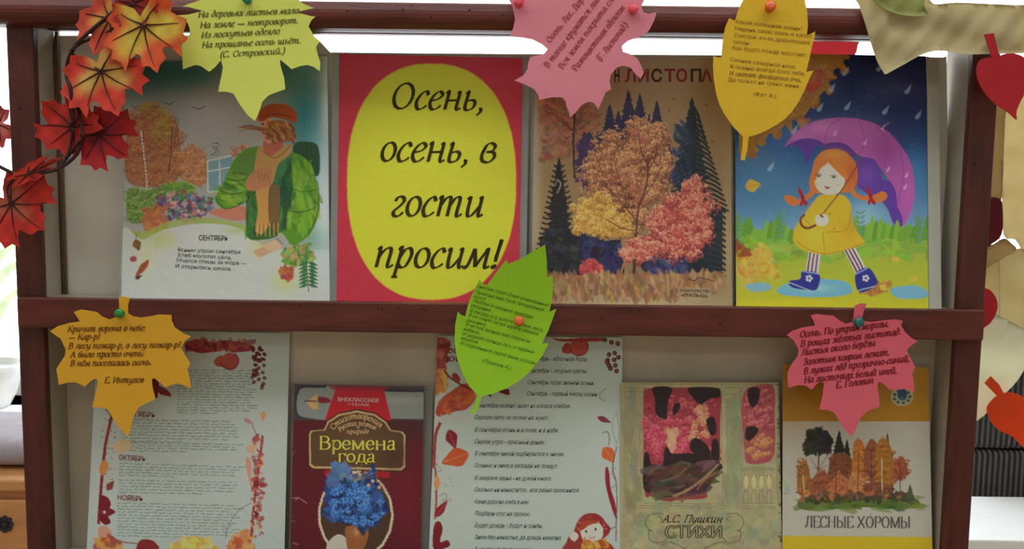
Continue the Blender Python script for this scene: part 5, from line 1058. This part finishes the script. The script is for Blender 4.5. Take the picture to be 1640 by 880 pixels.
# ---- lower tier: crimson book with a bunch of blue flowers
q = quad((471, 616), (679, 620), (674, 930), (465, 930), SLb, ZL)
b2 = empty('crimson_book', base_of(q, SLb, ZL)); tag(b2, 'crimson poetry book with blue cornflowers in an oval, second in lower tier', 'book')
A = canvas(q, (84, 24, 35)); R = A.rng; A.z(440, 580, 2.935)
A.soft(620, 620, 80, 200, (112, 26, 44), .6); A.soft(130, 380, 60, 120, (78, 24, 32), .6)
A.poly([(80, 100), (720, 100), (720, 280), (80, 275)], (66, 58, 62)); A.poly([(520, 270), (720, 280), (720, 370), (560, 350)], (70, 34, 40))
A.spl([(110, 150), (130, 122), (220, 118), (290, 120), (290, 262), (150, 262), (105, 240), (100, 190)], (124, 132, 130)); A.poly([(500, 140), (700, 142), (700, 268), (500, 266)], (122, 128, 124)); A.soft(600, 180, 120, 20, (150, 154, 148), .6)
A.line([(240, 118), (130, 120), (104, 150), (100, 230), (120, 262)], 2.4, (46, 44, 60)); A.line([(500, 134), (700, 138)], 3, (40, 38, 52))
A.poly([(150, 190), (196, 150), (200, 200), (206, 222), (176, 222)], (186, 150, 90)); A.spl([(205, 165), (250, 170), (262, 190), (210, 192)], (120, 34, 44)); A.line([(140, 184), (196, 184)], 2, (60, 60, 80))
A.poly([(288, 118), (510, 122), (548, 276), (235, 272)], (166, 28, 42)); A.poly([(230, 498), (545, 500), (540, 545), (235, 540)], (150, 28, 38)); A.poly([(250, 110), (540, 110), (530, 135), (270, 130)], (130, 40, 50), .7)
plate = [(160, 340), (170, 322), (230, 318), (248, 280), (300, 245), (385, 228), (470, 245), (524, 282), (545, 320), (600, 328), (614, 345), (612, 495), (596, 510), (180, 500), (162, 486)]
big_ = [(385+(x-385)*1.03, 370+(y-370)*1.05) for x, y in plate]
A.poly(big_, (50, 30, 26)); A.poly(plate, (176, 152, 108)); A.poly([(385+(x-385)*.965, 372+(y-372)*.93) for x, y in plate], (84, 60, 40)); A.soft(385, 400, 120, 60, (104, 78, 50), .7); A.soft(560, 440, 60, 60, (62, 40, 32), .6)
for rr, c in ((1.0, (196, 172, 146)), (.94, (60, 40, 34))): A.ell(380, 720, 178*rr, 210*rr, c)
for k in range(70): t = k/70*6.283; A.ell(380+172*math.cos(t), 720+204*math.sin(t), 6, 6, (206, 176, 156)); 
A.ell(380, 720, 164, 194, (70, 50, 40)); A.soft(470, 600, 50, 40, (110, 100, 70), .6)
A.spl([(250, 850), (300, 810), (350, 850), (340, 900), (250, 900)], (180, 176, 164)); A.spl([(330, 790), (360, 770), (410, 775), (440, 800), (430, 850), (400, 900), (350, 900)], (140, 88, 52)); A.soft(385, 800, 16, 20, (196, 150, 100), .7)
A.dabs([(240, 560), (320, 480), (370, 540), (460, 490), (480, 560), (530, 680), (500, 760), (420, 810), (370, 760), (240, 740), (230, 680)], 420, 4.5, [(34, 64, 118), (50, 88, 150), (30, 46, 90)], a=.8)
for k in range(62):
    x, y = A.inside([(250, 620), (300, 570), (330, 510), (380, 560), (470, 600), (520, 680), (500, 730), (420, 790), (370, 750), (250, 720)]); x = (x-440)*2.935; y = (y-580)*2.935
    for j in range(7): A.leaf(x, y, R.uniform(14, 26), 5, j*51+R.uniform(0, 40), R.choice([(58, 108, 182), (74, 126, 196), (46, 88, 160), (84, 140, 206)]))
    A.ell(x, y, 4, 4, (40, 50, 90))
A.dabs([(280, 480), (345, 480), (350, 530), (285, 540)], 46, 5, [(70, 104, 150), (90, 120, 160)]); A.dabs([(250, 530), (290, 530), (290, 570), (250, 570)], 20, 5, [(70, 104, 150)])
for k in range(16): A.line([(380, 560), (380+R.uniform(-90, 110), 560+R.uniform(-90, -20))], .9, (150, 140, 100), .6)
for x, y in ((490, 590), (440, 580), (460, 560), (400, 530)): A.ell(x, y, 8, 8, (190, 150, 130))
for k in range(26): x, y = R.choice([(84, 0), (690, 0)])[0], R.uniform(110, 880); A.line([(x, y), (x+R.uniform(-12, 18), y+R.uniform(-6, 6))], 1, (170, 150, 150), .5)
A.line([(80, 640), (110, 640), (150, 665)], 1.1, (190, 160, 160), .7); A.line([(96, 650), (110, 636)], 1, (200, 180, 180), .6); A.line([(84, 850), (110, 860)], 1.2, (180, 150, 150), .7)
A.T = None; A.grain(2)
page('front_cover', q, SLb, 0.001, A, b2, pmb, gain=1.8, side=(110, 40, 50))
bookblock(q, SLb, b2, 0.006, mat('crimson_cover', (94, 24, 38), 0.4))
tm = MB()
pen(tm, 'Времена', (511, 720), (635, 721), 14.5, SLb, 0.0004, slant=0, thick=.22, thin=.08, roman=True, nib=5)
pen(tm, 'года', (541, 740), (602, 741), 13, SLb, 0.0004, slant=0, thick=.22, thin=.08, roman=True, nib=5)
tm.build('title_lettering', mat('yellow_ink', (196, 184, 72), 0.5, g=2.0, vary=0.03), b2)
tm = MB()
def arc(cx, cy, r, X0):
    return lambda X, Y: (cx+(r+Y)*math.sin((X-X0)/r), cy-(r+Y)*math.cos((X-X0)/r))
pen(tm, 'Стихотворения', (534, 0), (618, 0), 6.2, SLb, 0.0004, slant=0, thick=.24, thin=.12, bend=arc(573, 721, 50, 44))
pen(tm, 'русских поэтов', (544, 0), (604, 0), 5.2, SLb, 0.0004, slant=0, thick=.24, thin=.12, bend=arc(573, 738, 56, 31))
pen(tm, 'о', (571, 687), (576, 687), 4.5, SLb, 0.0004, slant=0, thick=.24, thin=.12); pen(tm, 'природе', (555, 695), (591, 695), 5, SLb, 0.0004, slant=0.1, thick=.24, thin=.12)
tm.build('subtitle_lettering', mat('beige_ink', (180, 150, 112), 0.5, g=1.9, vary=0.03), b2)
tm = MB(); sans(tm, 'ВНЕКЛАССНОЕ', (541, 643), (607, 645), 6.2, SLb, 0.0004, bold=.015); sans(tm, 'ЧТЕНИЕ', (557, 650), (591, 651), 4, SLb, 0.0004)
tm.build('series_lettering', mat('pale_pink_ink', (220, 160, 160), 0.5, g=1.8, vary=0.03), b2)
sleeve(b2, q, SLb, (3, 14, 2), off=0.0092)

# ---- lower tier: sheet of September proverbs
q = quad((701, 538), (997, 541), (994, 930), (686, 930), SL, ZL)
p2 = empty('poem_sheet', base_of(q, SL, ZL)); tag(p2, 'white sheet of September sayings in a leafy border, behind the green oval leaf', 'poster')
A = canvas(q, (162, 174, 168)); R = A.rng; A.z(670, 520, 2.444)
A.dabs([(70, 60), (110, 60), (115, 110), (95, 180), (66, 190)], 90, 5, [(140, 66, 60), (120, 40, 46), (160, 96, 84)]); A.dabs([(60, 190), (95, 180), (110, 240), (66, 280)], 70, 4.5, [(190, 130, 70), (176, 110, 60), (150, 80, 50)])
A.spl([(92, 180), (112, 210), (108, 260), (98, 240)], (200, 150, 80)); A.spl([(66, 340), (90, 290), (130, 260), (180, 230), (210, 250), (222, 290), (190, 330), (150, 340), (110, 350), (80, 360)], (156, 68, 46)); A.dabs([(90, 300), (200, 240), (210, 300), (100, 345)], 80, 5, [(166, 80, 52), (146, 56, 42), (176, 100, 60)], a=.6); A.line([(100, 180), (140, 220), (220, 260), (280, 270)], 3, (100, 40, 40)); A.spl([(130, 200), (145, 190), (165, 215), (150, 230)], (130, 50, 50))
A.spl([(310, 260), (350, 252), (356, 276), (335, 272)], (90, 30, 34)); A.spl([(268, 270), (285, 268), (282, 285)], (90, 30, 34))
for k in range(7): A.line([(80+k*17, 380), (90+k*17, 350+(k % 2)*14), (98+k*17, 384)], 1, (180, 150, 140), .8)
A.line([(85, 385), (66, 440), (60, 560)], 5, (140, 50, 52)); A.line([(66, 560), (70, 680), (64, 760)], 3.5, (150, 70, 60))
A.leaf(118, 412, 78, 24, 70, (118, 34, 46), (170, 100, 100)); A.leaf(196, 504, 112, 38, 160, (176, 80, 46), (210, 140, 90)); A.spl([(60, 620), (72, 590), (84, 620), (70, 650)], (196, 130, 80)); A.leaf(66, 755, 84, 16, -55, (122, 36, 42), (170, 90, 90)); A.spl([(60, 790), (80, 770), (95, 800), (85, 850), (115, 845), (120, 870), (60, 880)], (108, 28, 38)); A.ell(112, 855, 18, 18, (180, 170, 168), .0)
for k in range(50): A.ell(R.uniform(64, 150), R.uniform(520, 700), 2.4, 2.4, R.choice([(150, 110, 100), (190, 150, 100), (120, 120, 110)]), .8)
A.line([(90, 690), (110, 680), (100, 660), (85, 672)], 1, (120, 110, 100)); A.line([(66, 545), (90, 570), (74, 576)], .9, (120, 80, 80))
A.spl([(560, 95), (580, 70), (600, 80), (600, 110), (570, 112)], (150, 56, 50)); A.ell(628, 86, 34, 34, (156, 66, 56)); A.line([(628+36*math.cos(t), 86+36*math.sin(t)) for t in np.linspace(-1.4, 3, 14)], 2, (116, 44, 44)); A.spl([(520, 50), (560, 56), (700, 50), (740, 60), (700, 66), (560, 66)], (140, 50, 50)); A.line([(620, 120), (622, 135)], 1.5, (90, 60, 50))
for x, y in ((730, 60), (755, 70), (780, 75), (745, 118), (768, 112), (740, 140), (765, 138), (745, 160), (770, 160), (738, 148), (775, 182), (752, 172), (782, 128)): A.ell(x, y, 9.5, 9.5, (82, 24, 34)); A.ell(x-1, y, 3, 3, (140, 110, 112))
A.line([(735, 250), (712, 268), (712, 290), (735, 298)], 1, (120, 110, 110)); A.line([(770, 345), (758, 400), (775, 470)], 1, (130, 130, 126)); A.line([(776, 340), (784, 420), (772, 480)], 1, (130, 130, 126)); A.leaf(700, 362, 58, 11, 22, (110, 36, 48), (160, 100, 100)); A.line([(720, 425), (740, 420), (748, 450), (742, 475)], 1.2, (90, 70, 70)); A.leaf(726, 480, 72, 26, 58, (184, 88, 50), (214, 150, 100))
A.spl([(732, 560), (745, 570), (752, 640), (770, 700), (778, 760), (768, 750), (748, 690), (732, 620)], (126, 36, 46)); A.line([(776, 480), (760, 560), (776, 640), (772, 850)], 1.6, (110, 60, 60)); A.line([(772, 560), (756, 580), (775, 620), (755, 640)], 1, (130, 90, 90))
A.spl([(610, 830), (614, 790), (640, 750), (676, 738), (710, 748), (738, 780), (752, 800), (740, 825), (700, 850), (640, 850)], (136, 44, 46)); A.dabs([(620, 790), (676, 745), (730, 790), (640, 800)], 40, 3, [(150, 60, 56), (120, 34, 40)], a=.7); 
for k in range(14): A.ell(625+R.uniform(0, 110), 755+R.uniform(0, 50), 2.4, 2.4, (196, 150, 140))
A.spl([(634, 810), (655, 782), (700, 775), (722, 800), (718, 836), (690, 856), (650, 850)], (206, 190, 174)); A.spl([(626, 800), (650, 770), (690, 766), (700, 778), (668, 786), (640, 806)], (150, 66, 40))
A.ell(656, 810, 4, 6, (50, 40, 36)); A.ell(693, 802, 4, 6, (50, 40, 36)); A.line([(668, 832), (680, 838), (692, 830)], 1.2, (150, 60, 50)); A.soft(650, 830, 8, 6, (220, 150, 130), .5)
A.spl([(580, 850), (600, 815), (625, 820), (640, 850), (700, 860), (740, 850), (760, 900), (570, 900)], (130, 50, 46)); A.dabs([(640, 850), (740, 850), (740, 900), (640, 900)], 70, 4.5, [(206, 160, 60), (190, 130, 50), (150, 60, 50)]); A.spl([(590, 830), (610, 812), (626, 828), (610, 850)], (190, 180, 170)); A.line([(752, 800), (775, 790)], 1.5, (120, 50, 60))
A.T = None; A.grain(2)
page('paper', q, SL, 0.0005, A, p2, pm, gain=GLW)
tm = MB(); hi_ = mat('handwriting_ink', (70, 84, 78), 0.7, g=1.2, vary=0.05)
ls = [('Сентябрь - яблочная пора.', 578, 845, 940), ('Сентябрь - хмурые цветы.', 597, 845, 940), ('Сентябрь пора зимней осени.', 616, 845, 951), ('Сентябрь - первый месяц осени.', 634, 844, 957), ('В сентябре всяких знает из колоса хлебов.', 653, 758, 913), ('Серпом лето по полям не жуют.', 672, 760, 878), ('В сентябре огонь и в поле, и в избе.', 692, 760, 894), ('Сырое утро - красный денек.', 711, 760, 873), ('В сентябре зимой подбираются к зимам.', 730, 760, 904), ('Осенью и зима в заграды не поедут.', 749, 760, 893), ('В закроме зерна - не думай много.', 769, 760, 883), ('Сколько ни ненастится - все равно прояснится.', 788, 760, 928), ('Какие дорогие хлеба в нем.', 807, 760, 847), ('Подбери стог на прокос.', 826, 760, 849), ('Будет дождь - будут и грибы.', 845, 760, 869), ('Зима без ненастья, да дождь накатил.', 864, 760, 899), ('В нашем и в других нашем', 883, 760, 851)]
for t, y, x0, x1 in ls: sans(tm, t, (x0, y), (x1, y+1.2), 7.0, SL, 0.0004, bold=0.004, shear=0.35)
tm.build('handwritten_lines', hi_, p2)
tm = MB(); sans(tm, 'осенние', (717, 566), (780, 567), 11, SL, 0.0004, bold=.01, shear=.15); sans(tm, 'пословицы', (709, 579), (800, 581), 11, SL, 0.0004, bold=.01, shear=.15)
tm.build('sheet_heading', mat('heading_ink', (110, 34, 44)), p2)

# ---- lower tier: old verse book with a garden seen through an arcade
q = quad((995, 613), (1247, 613), (1253, 930), (993, 930), SLb, ZL)
b3 = empty('verse_book', base_of(q, SLb, ZL)); tag(b3, 'faded olive verse book with a crimson garden between columns, fourth in lower tier', 'book')
A = canvas(q, (134, 130, 98)); R = A.rng; A.z(980, 580, 2.934)
A.dabs([(40, 100), (800, 100), (800, 900), (40, 900)], 500, 9, [(138, 134, 102), (128, 124, 96), (142, 136, 106), (122, 122, 98)], a=.35)
ld = (92, 88, 66)
for p in ([(55, 120), (160, 122)], [(55, 140), (150, 140)], [(60, 168), (140, 168)], [(130, 170), (135, 680)], [(145, 140), (140, 300), (145, 660)], [(55, 675), (770, 680)], [(55, 685), (770, 690)], [(520, 140), (515, 200), (520, 680)], [(610, 120), (602, 200), (612, 680)], [(530, 120), (600, 118)], [(525, 150), (605, 150)], [(780, 110), (775, 500), (782, 680)], [(540, 180), (545, 660)], [(150, 664), (520, 668)]): A.line(p, .9, ld, .8)
A.dabs([(545, 180), (600, 180), (600, 660), (545, 660)], 60, 7, [(118, 122, 94), (106, 108, 86)], a=.4, asp=3, ang=90); A.dabs([(60, 180), (120, 180), (130, 660), (60, 660)], 50, 7, [(118, 122, 94), (106, 104, 80)], a=.4, asp=3, ang=90); A.dabs([(60, 690), (780, 690), (780, 880), (60, 880)], 120, 7, [(120, 124, 98), (110, 112, 90), (140, 136, 104)], a=.35)
pic = [(148, 160), (165, 135), (185, 122), (480, 120), (505, 140), (514, 175), (508, 300), (505, 500), (470, 545), (445, 600), (440, 640), (330, 648), (250, 655), (190, 630), (150, 596)]
A.spl(pic, (122, 48, 58)); A.foliage([(170, 150), (490, 140), (496, 480), (440, 620), (250, 640), (165, 590)], 130, 24, (92, 30, 44), (142, 54, 68), (178, 98, 88), 22, 3.0, a=.75)
A.foliage([(155, 265), (260, 275), (365, 275), (375, 415), (230, 465), (165, 420)], 50, 26, (130, 40, 60), (158, 60, 80), (184, 96, 104), 24, 3.2, a=.75); A.foliage([(385, 205), (435, 200), (452, 355), (370, 365)], 30, 20, (140, 80, 66), (172, 116, 88), (196, 146, 110), 24, 2.8, a=.75); A.dabs([(260, 320), (300, 320), (290, 420), (265, 420)], 50, 4, [(170, 120, 90), (180, 130, 100)], a=.8)
for pg_ in ([(190, 120), (280, 122), (262, 190), (258, 265), (232, 262), (205, 240), (200, 170)], [(360, 122), (495, 122), (505, 165), (460, 172), (420, 200), (385, 175)], [(290, 200), (320, 195), (310, 235), (285, 250)], [(445, 268), (480, 262), (490, 330), (465, 345), (448, 310)], [(372, 370), (400, 358), (455, 400), (460, 470), (372, 420)], [(470, 370), (500, 372), (500, 470), (470, 460)], [(245, 420), (262, 402), (280, 430), (330, 430), (380, 430), (500, 470), (505, 510), (350, 540), (248, 560)], [(150, 440), (172, 430), (185, 480), (215, 490), (215, 600), (150, 600)]): A.spl(pg_, (38, 30, 32))
A.dabs([(160, 500), (500, 470), (500, 520), (440, 600), (250, 640), (170, 600)], 150, 6, [(60, 48, 44), (44, 36, 36), (86, 72, 60), (70, 50, 46)], a=.7, asp=2.5, ang=-15)
A.line([(290, 630), (360, 600), (440, 540), (500, 480)], 4, (130, 108, 84), .8); A.line([(250, 640), (340, 640), (440, 620)], 3, (96, 66, 50)); A.line([(230, 560), (300, 540), (350, 500)], 3, (92, 78, 70), .8); A.line([(400, 600), (430, 560), (490, 520)], 2, (120, 80, 60))
pic2 = [(620, 145), (650, 118), (755, 110), (765, 250), (760, 440), (700, 478), (632, 470), (622, 400), (612, 310), (606, 210)]
A.spl(pic2, (134, 66, 72)); A.foliage([(630, 150), (745, 120), (750, 330), (625, 330)], 44, 22, (100, 40, 54), (150, 70, 82), (180, 116, 98), 22, 3.0, a=.75); A.foliage([(640, 360), (745, 335), (745, 435), (700, 462), (640, 450)], 26, 18, (120, 80, 50), (160, 114, 70), (186, 140, 94), 22, 2.6, a=.8)
A.spl([(640, 125), (690, 122), (690, 180), (660, 215), (640, 180)], (40, 30, 36)); A.spl([(630, 310), (660, 300), (690, 320), (650, 370), (626, 360)], (44, 32, 36))
for y in (500, 508, 518): A.line([(612, y), (765, y)], .9, ld)
for k in range(4):
    x = 630+k*36; A.line([(x-8, 525), (x-10, 560), (x-2, 590), (x-12, 630), (x-8, 660)], .9, ld); A.line([(x+8, 525), (x+10, 560), (x+2, 590), (x+12, 630), (x+8, 660)], .9, ld); A.spl([(x-8, 540), (x+8, 540), (x+11, 570), (x, 600), (x-11, 570)], (168, 158, 116), .8)
A.line([(612, 664), (765, 664)], .9, ld)
dk = (54, 52, 42)
for p in ([(240, 716), (200, 712), (165, 730), (158, 765), (176, 790), (188, 792)], [(188, 790), (172, 800), (180, 840), (230, 850), (262, 826)], [(540, 716), (580, 712), (612, 735), (616, 765), (600, 790), (590, 792)], [(590, 790), (604, 800), (600, 835), (550, 852), (520, 826)], [(232, 862), (270, 848), (330, 870), (350, 900)], [(548, 862), (510, 848), (450, 870), (430, 900)], [(215, 725), (235, 735), (228, 750)], [(560, 725), (540, 735), (550, 750)]): A.line(p, 1.0, dk)
for a_, b_ in (((340, 880), (352, 870)), ((430, 880), (440, 870))): A.line([a_, b_], 1, dk)
A.soft(60, 400, 18, 300, (112, 104, 78), .6); A.soft(798, 400, 14, 320, (100, 92, 70), .7)
A.dabs([(775, 100), (800, 100), (800, 880), (790, 880)], 60, 2, [(86, 74, 56), (60, 50, 40)], a=.7); A.line([(60, 102), (780, 104)], 1.4, (104, 92, 66), .8)
A.T = None; A.grain(3)
page('front_cover', q, SLb, 0.001, A, b3, pm, gain=2.5, side=(120, 112, 84))
bookblock(q, SLb, b3, 0.005, mat('olive_cover', (120, 112, 84), 0.6))
tm = MB(); dki = mat('dark_olive_ink', (52, 50, 40), 0.7, g=1.4, vary=0.05)
pen(tm, 'А.С. Пушкин', (1060, 837), (1156, 838), 8.2, SLb, 0.0004, slant=0.4, thick=.2, thin=.1)
pen(tm, 'СТИХИ', (1066, 861), (1158, 861), 12.5, SLb, 0.0004, slant=0, thick=.42, thin=.22, nib=0)
tm.build('title_lettering', dki, b3)
tm = MB(); pen(tm, 'СТИХИ', (1066, 861), (1158, 861), 12.5, SLb, 0.0006, slant=0, thick=.2, thin=.06, nib=0); tm.build('title_inlay', mat('olive_inlay', (140, 136, 104), 0.6, g=1.9), b3)

# ---- lower tier: forest book
q = quad((1254, 584), (1487, 589), (1494, 930), (1253, 930), SLb, ZL)
b4 = empty('forest_book', base_of(q, SLb, ZL)); tag(b4, 'book with mustard bands and an autumn grove on white, behind the lower pink leaf', 'book')
A = canvas(q, (168, 166, 156)); R = A.rng; A.z(1230, 480, 2.2)
A.poly([(30, 210), (600, 210), (600, 430), (30, 428)], (160, 116, 32)); A.soft(80, 340, 90, 120, (132, 92, 34), .6); A.poly([(30, 832), (620, 838), (620, 1000), (30, 1000)], (188, 164, 40))  # left of the mustard band painted darker as shade from the pink leaf
A.ell(472, 342, 40, 34, (166, 166, 120)); A.ell(472, 342, 34, 28, (140, 146, 110), .4)
for k in range(9): t = k/9*6.283; A.ell(472+28*math.cos(t), 342+23*math.sin(t), 6, 5, (46, 78, 110))
A.spl([(455, 330), (472, 314), (490, 328), (484, 352), (464, 354)], (40, 70, 110)); A.ell(472, 350, 9, 6, (70, 100, 130))
A.spl([(110, 705), (180, 690), (300, 696), (430, 690), (520, 702), (530, 730), (480, 736), (330, 732), (200, 740), (115, 738)], (70, 92, 42)); A.dabs([(115, 700), (525, 700), (520, 730), (120, 735)], 110, 6, [(84, 104, 46), (60, 80, 38), (98, 118, 56)], a=.5, asp=3, ang=0)
A.dabs([(110, 690), (520, 690), (520, 705), (110, 712)], 80, 4, [(44, 50, 34), (60, 66, 40)])
A.fir(250, 460, 560, 36, (32, 38, 34), 7); A.fir(278, 490, 600, 30, (36, 40, 34), 6); A.fir(420, 466, 690, 34, (40, 44, 38), 11); A.fir(500, 650, 700, 22, (70, 84, 60), 5)
A.line([(176, 690), (178, 560), (182, 500)], 2.6, (110, 70, 50)); A.dabs([(130, 520), (150, 470), (180, 455), (215, 480), (222, 530), (200, 545), (140, 560)], 120, 5, [(34, 40, 36), (44, 50, 42), (30, 34, 32)]); 
for e in ((150, 560), (210, 545), (160, 590), (205, 585)): A.line([(178, 600), e], 1, (120, 80, 60))
def crown(pts, base, n=70, s=4.5): base = tuple(v*.9 for v in base); A.blob(pts, base, k=.9); A.foliage(pts, n//3, 14, tuple(v*.68 for v in base), base, tuple(min(235, v*1.22) for v in base), 18, 2.4, a=.75)
crown([(210, 570), (240, 535), (290, 545), (310, 620), (280, 680), (220, 670)], (126, 76, 50)); crown([(295, 520), (318, 480), (345, 520), (350, 620), (330, 690), (296, 680)], (186, 118, 52)); crown([(335, 540), (362, 482), (392, 520), (398, 620), (372, 650), (338, 630)], (150, 88, 60)); crown([(375, 520), (405, 478), (440, 530), (448, 640), (410, 665), (380, 640)], (168, 114, 48)); crown([(440, 590), (464, 546), (490, 575), (494, 620), (462, 640), (438, 630)], (160, 86, 58), 50)
crown([(100, 620), (116, 565), (142, 580), (152, 640), (146, 690), (105, 690)], (156, 104, 52), 60); crown([(150, 640), (180, 600), (216, 620), (222, 690), (150, 695)], (150, 86, 60), 60); crown([(215, 660), (245, 610), (290, 640), (300, 690), (220, 696)], (176, 106, 70), 70); crown([(280, 640), (310, 600), (345, 640), (350, 690), (285, 695)], (186, 124, 76), 60); crown([(340, 650), (380, 640), (430, 650), (440, 690), (340, 694)], (130, 78, 56), 60)
for p in ([(130, 695), (122, 620)], [(362, 695), (364, 520)], [(402, 695), (400, 560)], [(316, 690), (318, 540)], [(464, 690), (464, 580)], [(236, 695), (240, 600)]): A.line(p, 1.3, (206, 190, 160) if p[0][0] in (130, 402) else (84, 50, 40))
for e in ((345, 560), (385, 570), (348, 600), (382, 610)): A.line([(364, 630), e], .9, (90, 54, 44))
for e in ((450, 600), (480, 598)): A.line([(464, 640), e], .9, (90, 54, 44))
A.dabs([(110, 680), (480, 680), (480, 700), (110, 704)], 70, 4, [(70, 60, 44), (176, 110, 70), (90, 70, 50)], a=.7)
A.line([(360, 752), (362, 762)], 1, (120, 120, 110)); A.dabs([(55, 640), (75, 640), (70, 690), (55, 690)], 10, 3, [(150, 160, 150)])
A.T = None; A.grain(2)
page('front_cover', q, SLb, 0.001, A, b4, pmb, gain=1.8, side=(170, 160, 130))
bookblock(q, SLb, b4, 0.005, mat('mustard_cover', (160, 116, 32), 0.5))
tm = MB(); pen(tm, 'ЛЕСНЫЕ ХОРОМЫ', (1289, 845), (1459, 846), 12.5, SLb, 0.0004, slant=0, thick=.2, thin=.07, nib=0)
tm.build('title_lettering', mat('grey_title_ink', (88, 88, 84), 0.7, g=1.6, vary=0.05), b4)

# ------------------------------------------------------------------ tidy
for o in bpy.data.objects:
    if '_o' in o: del o['_o']
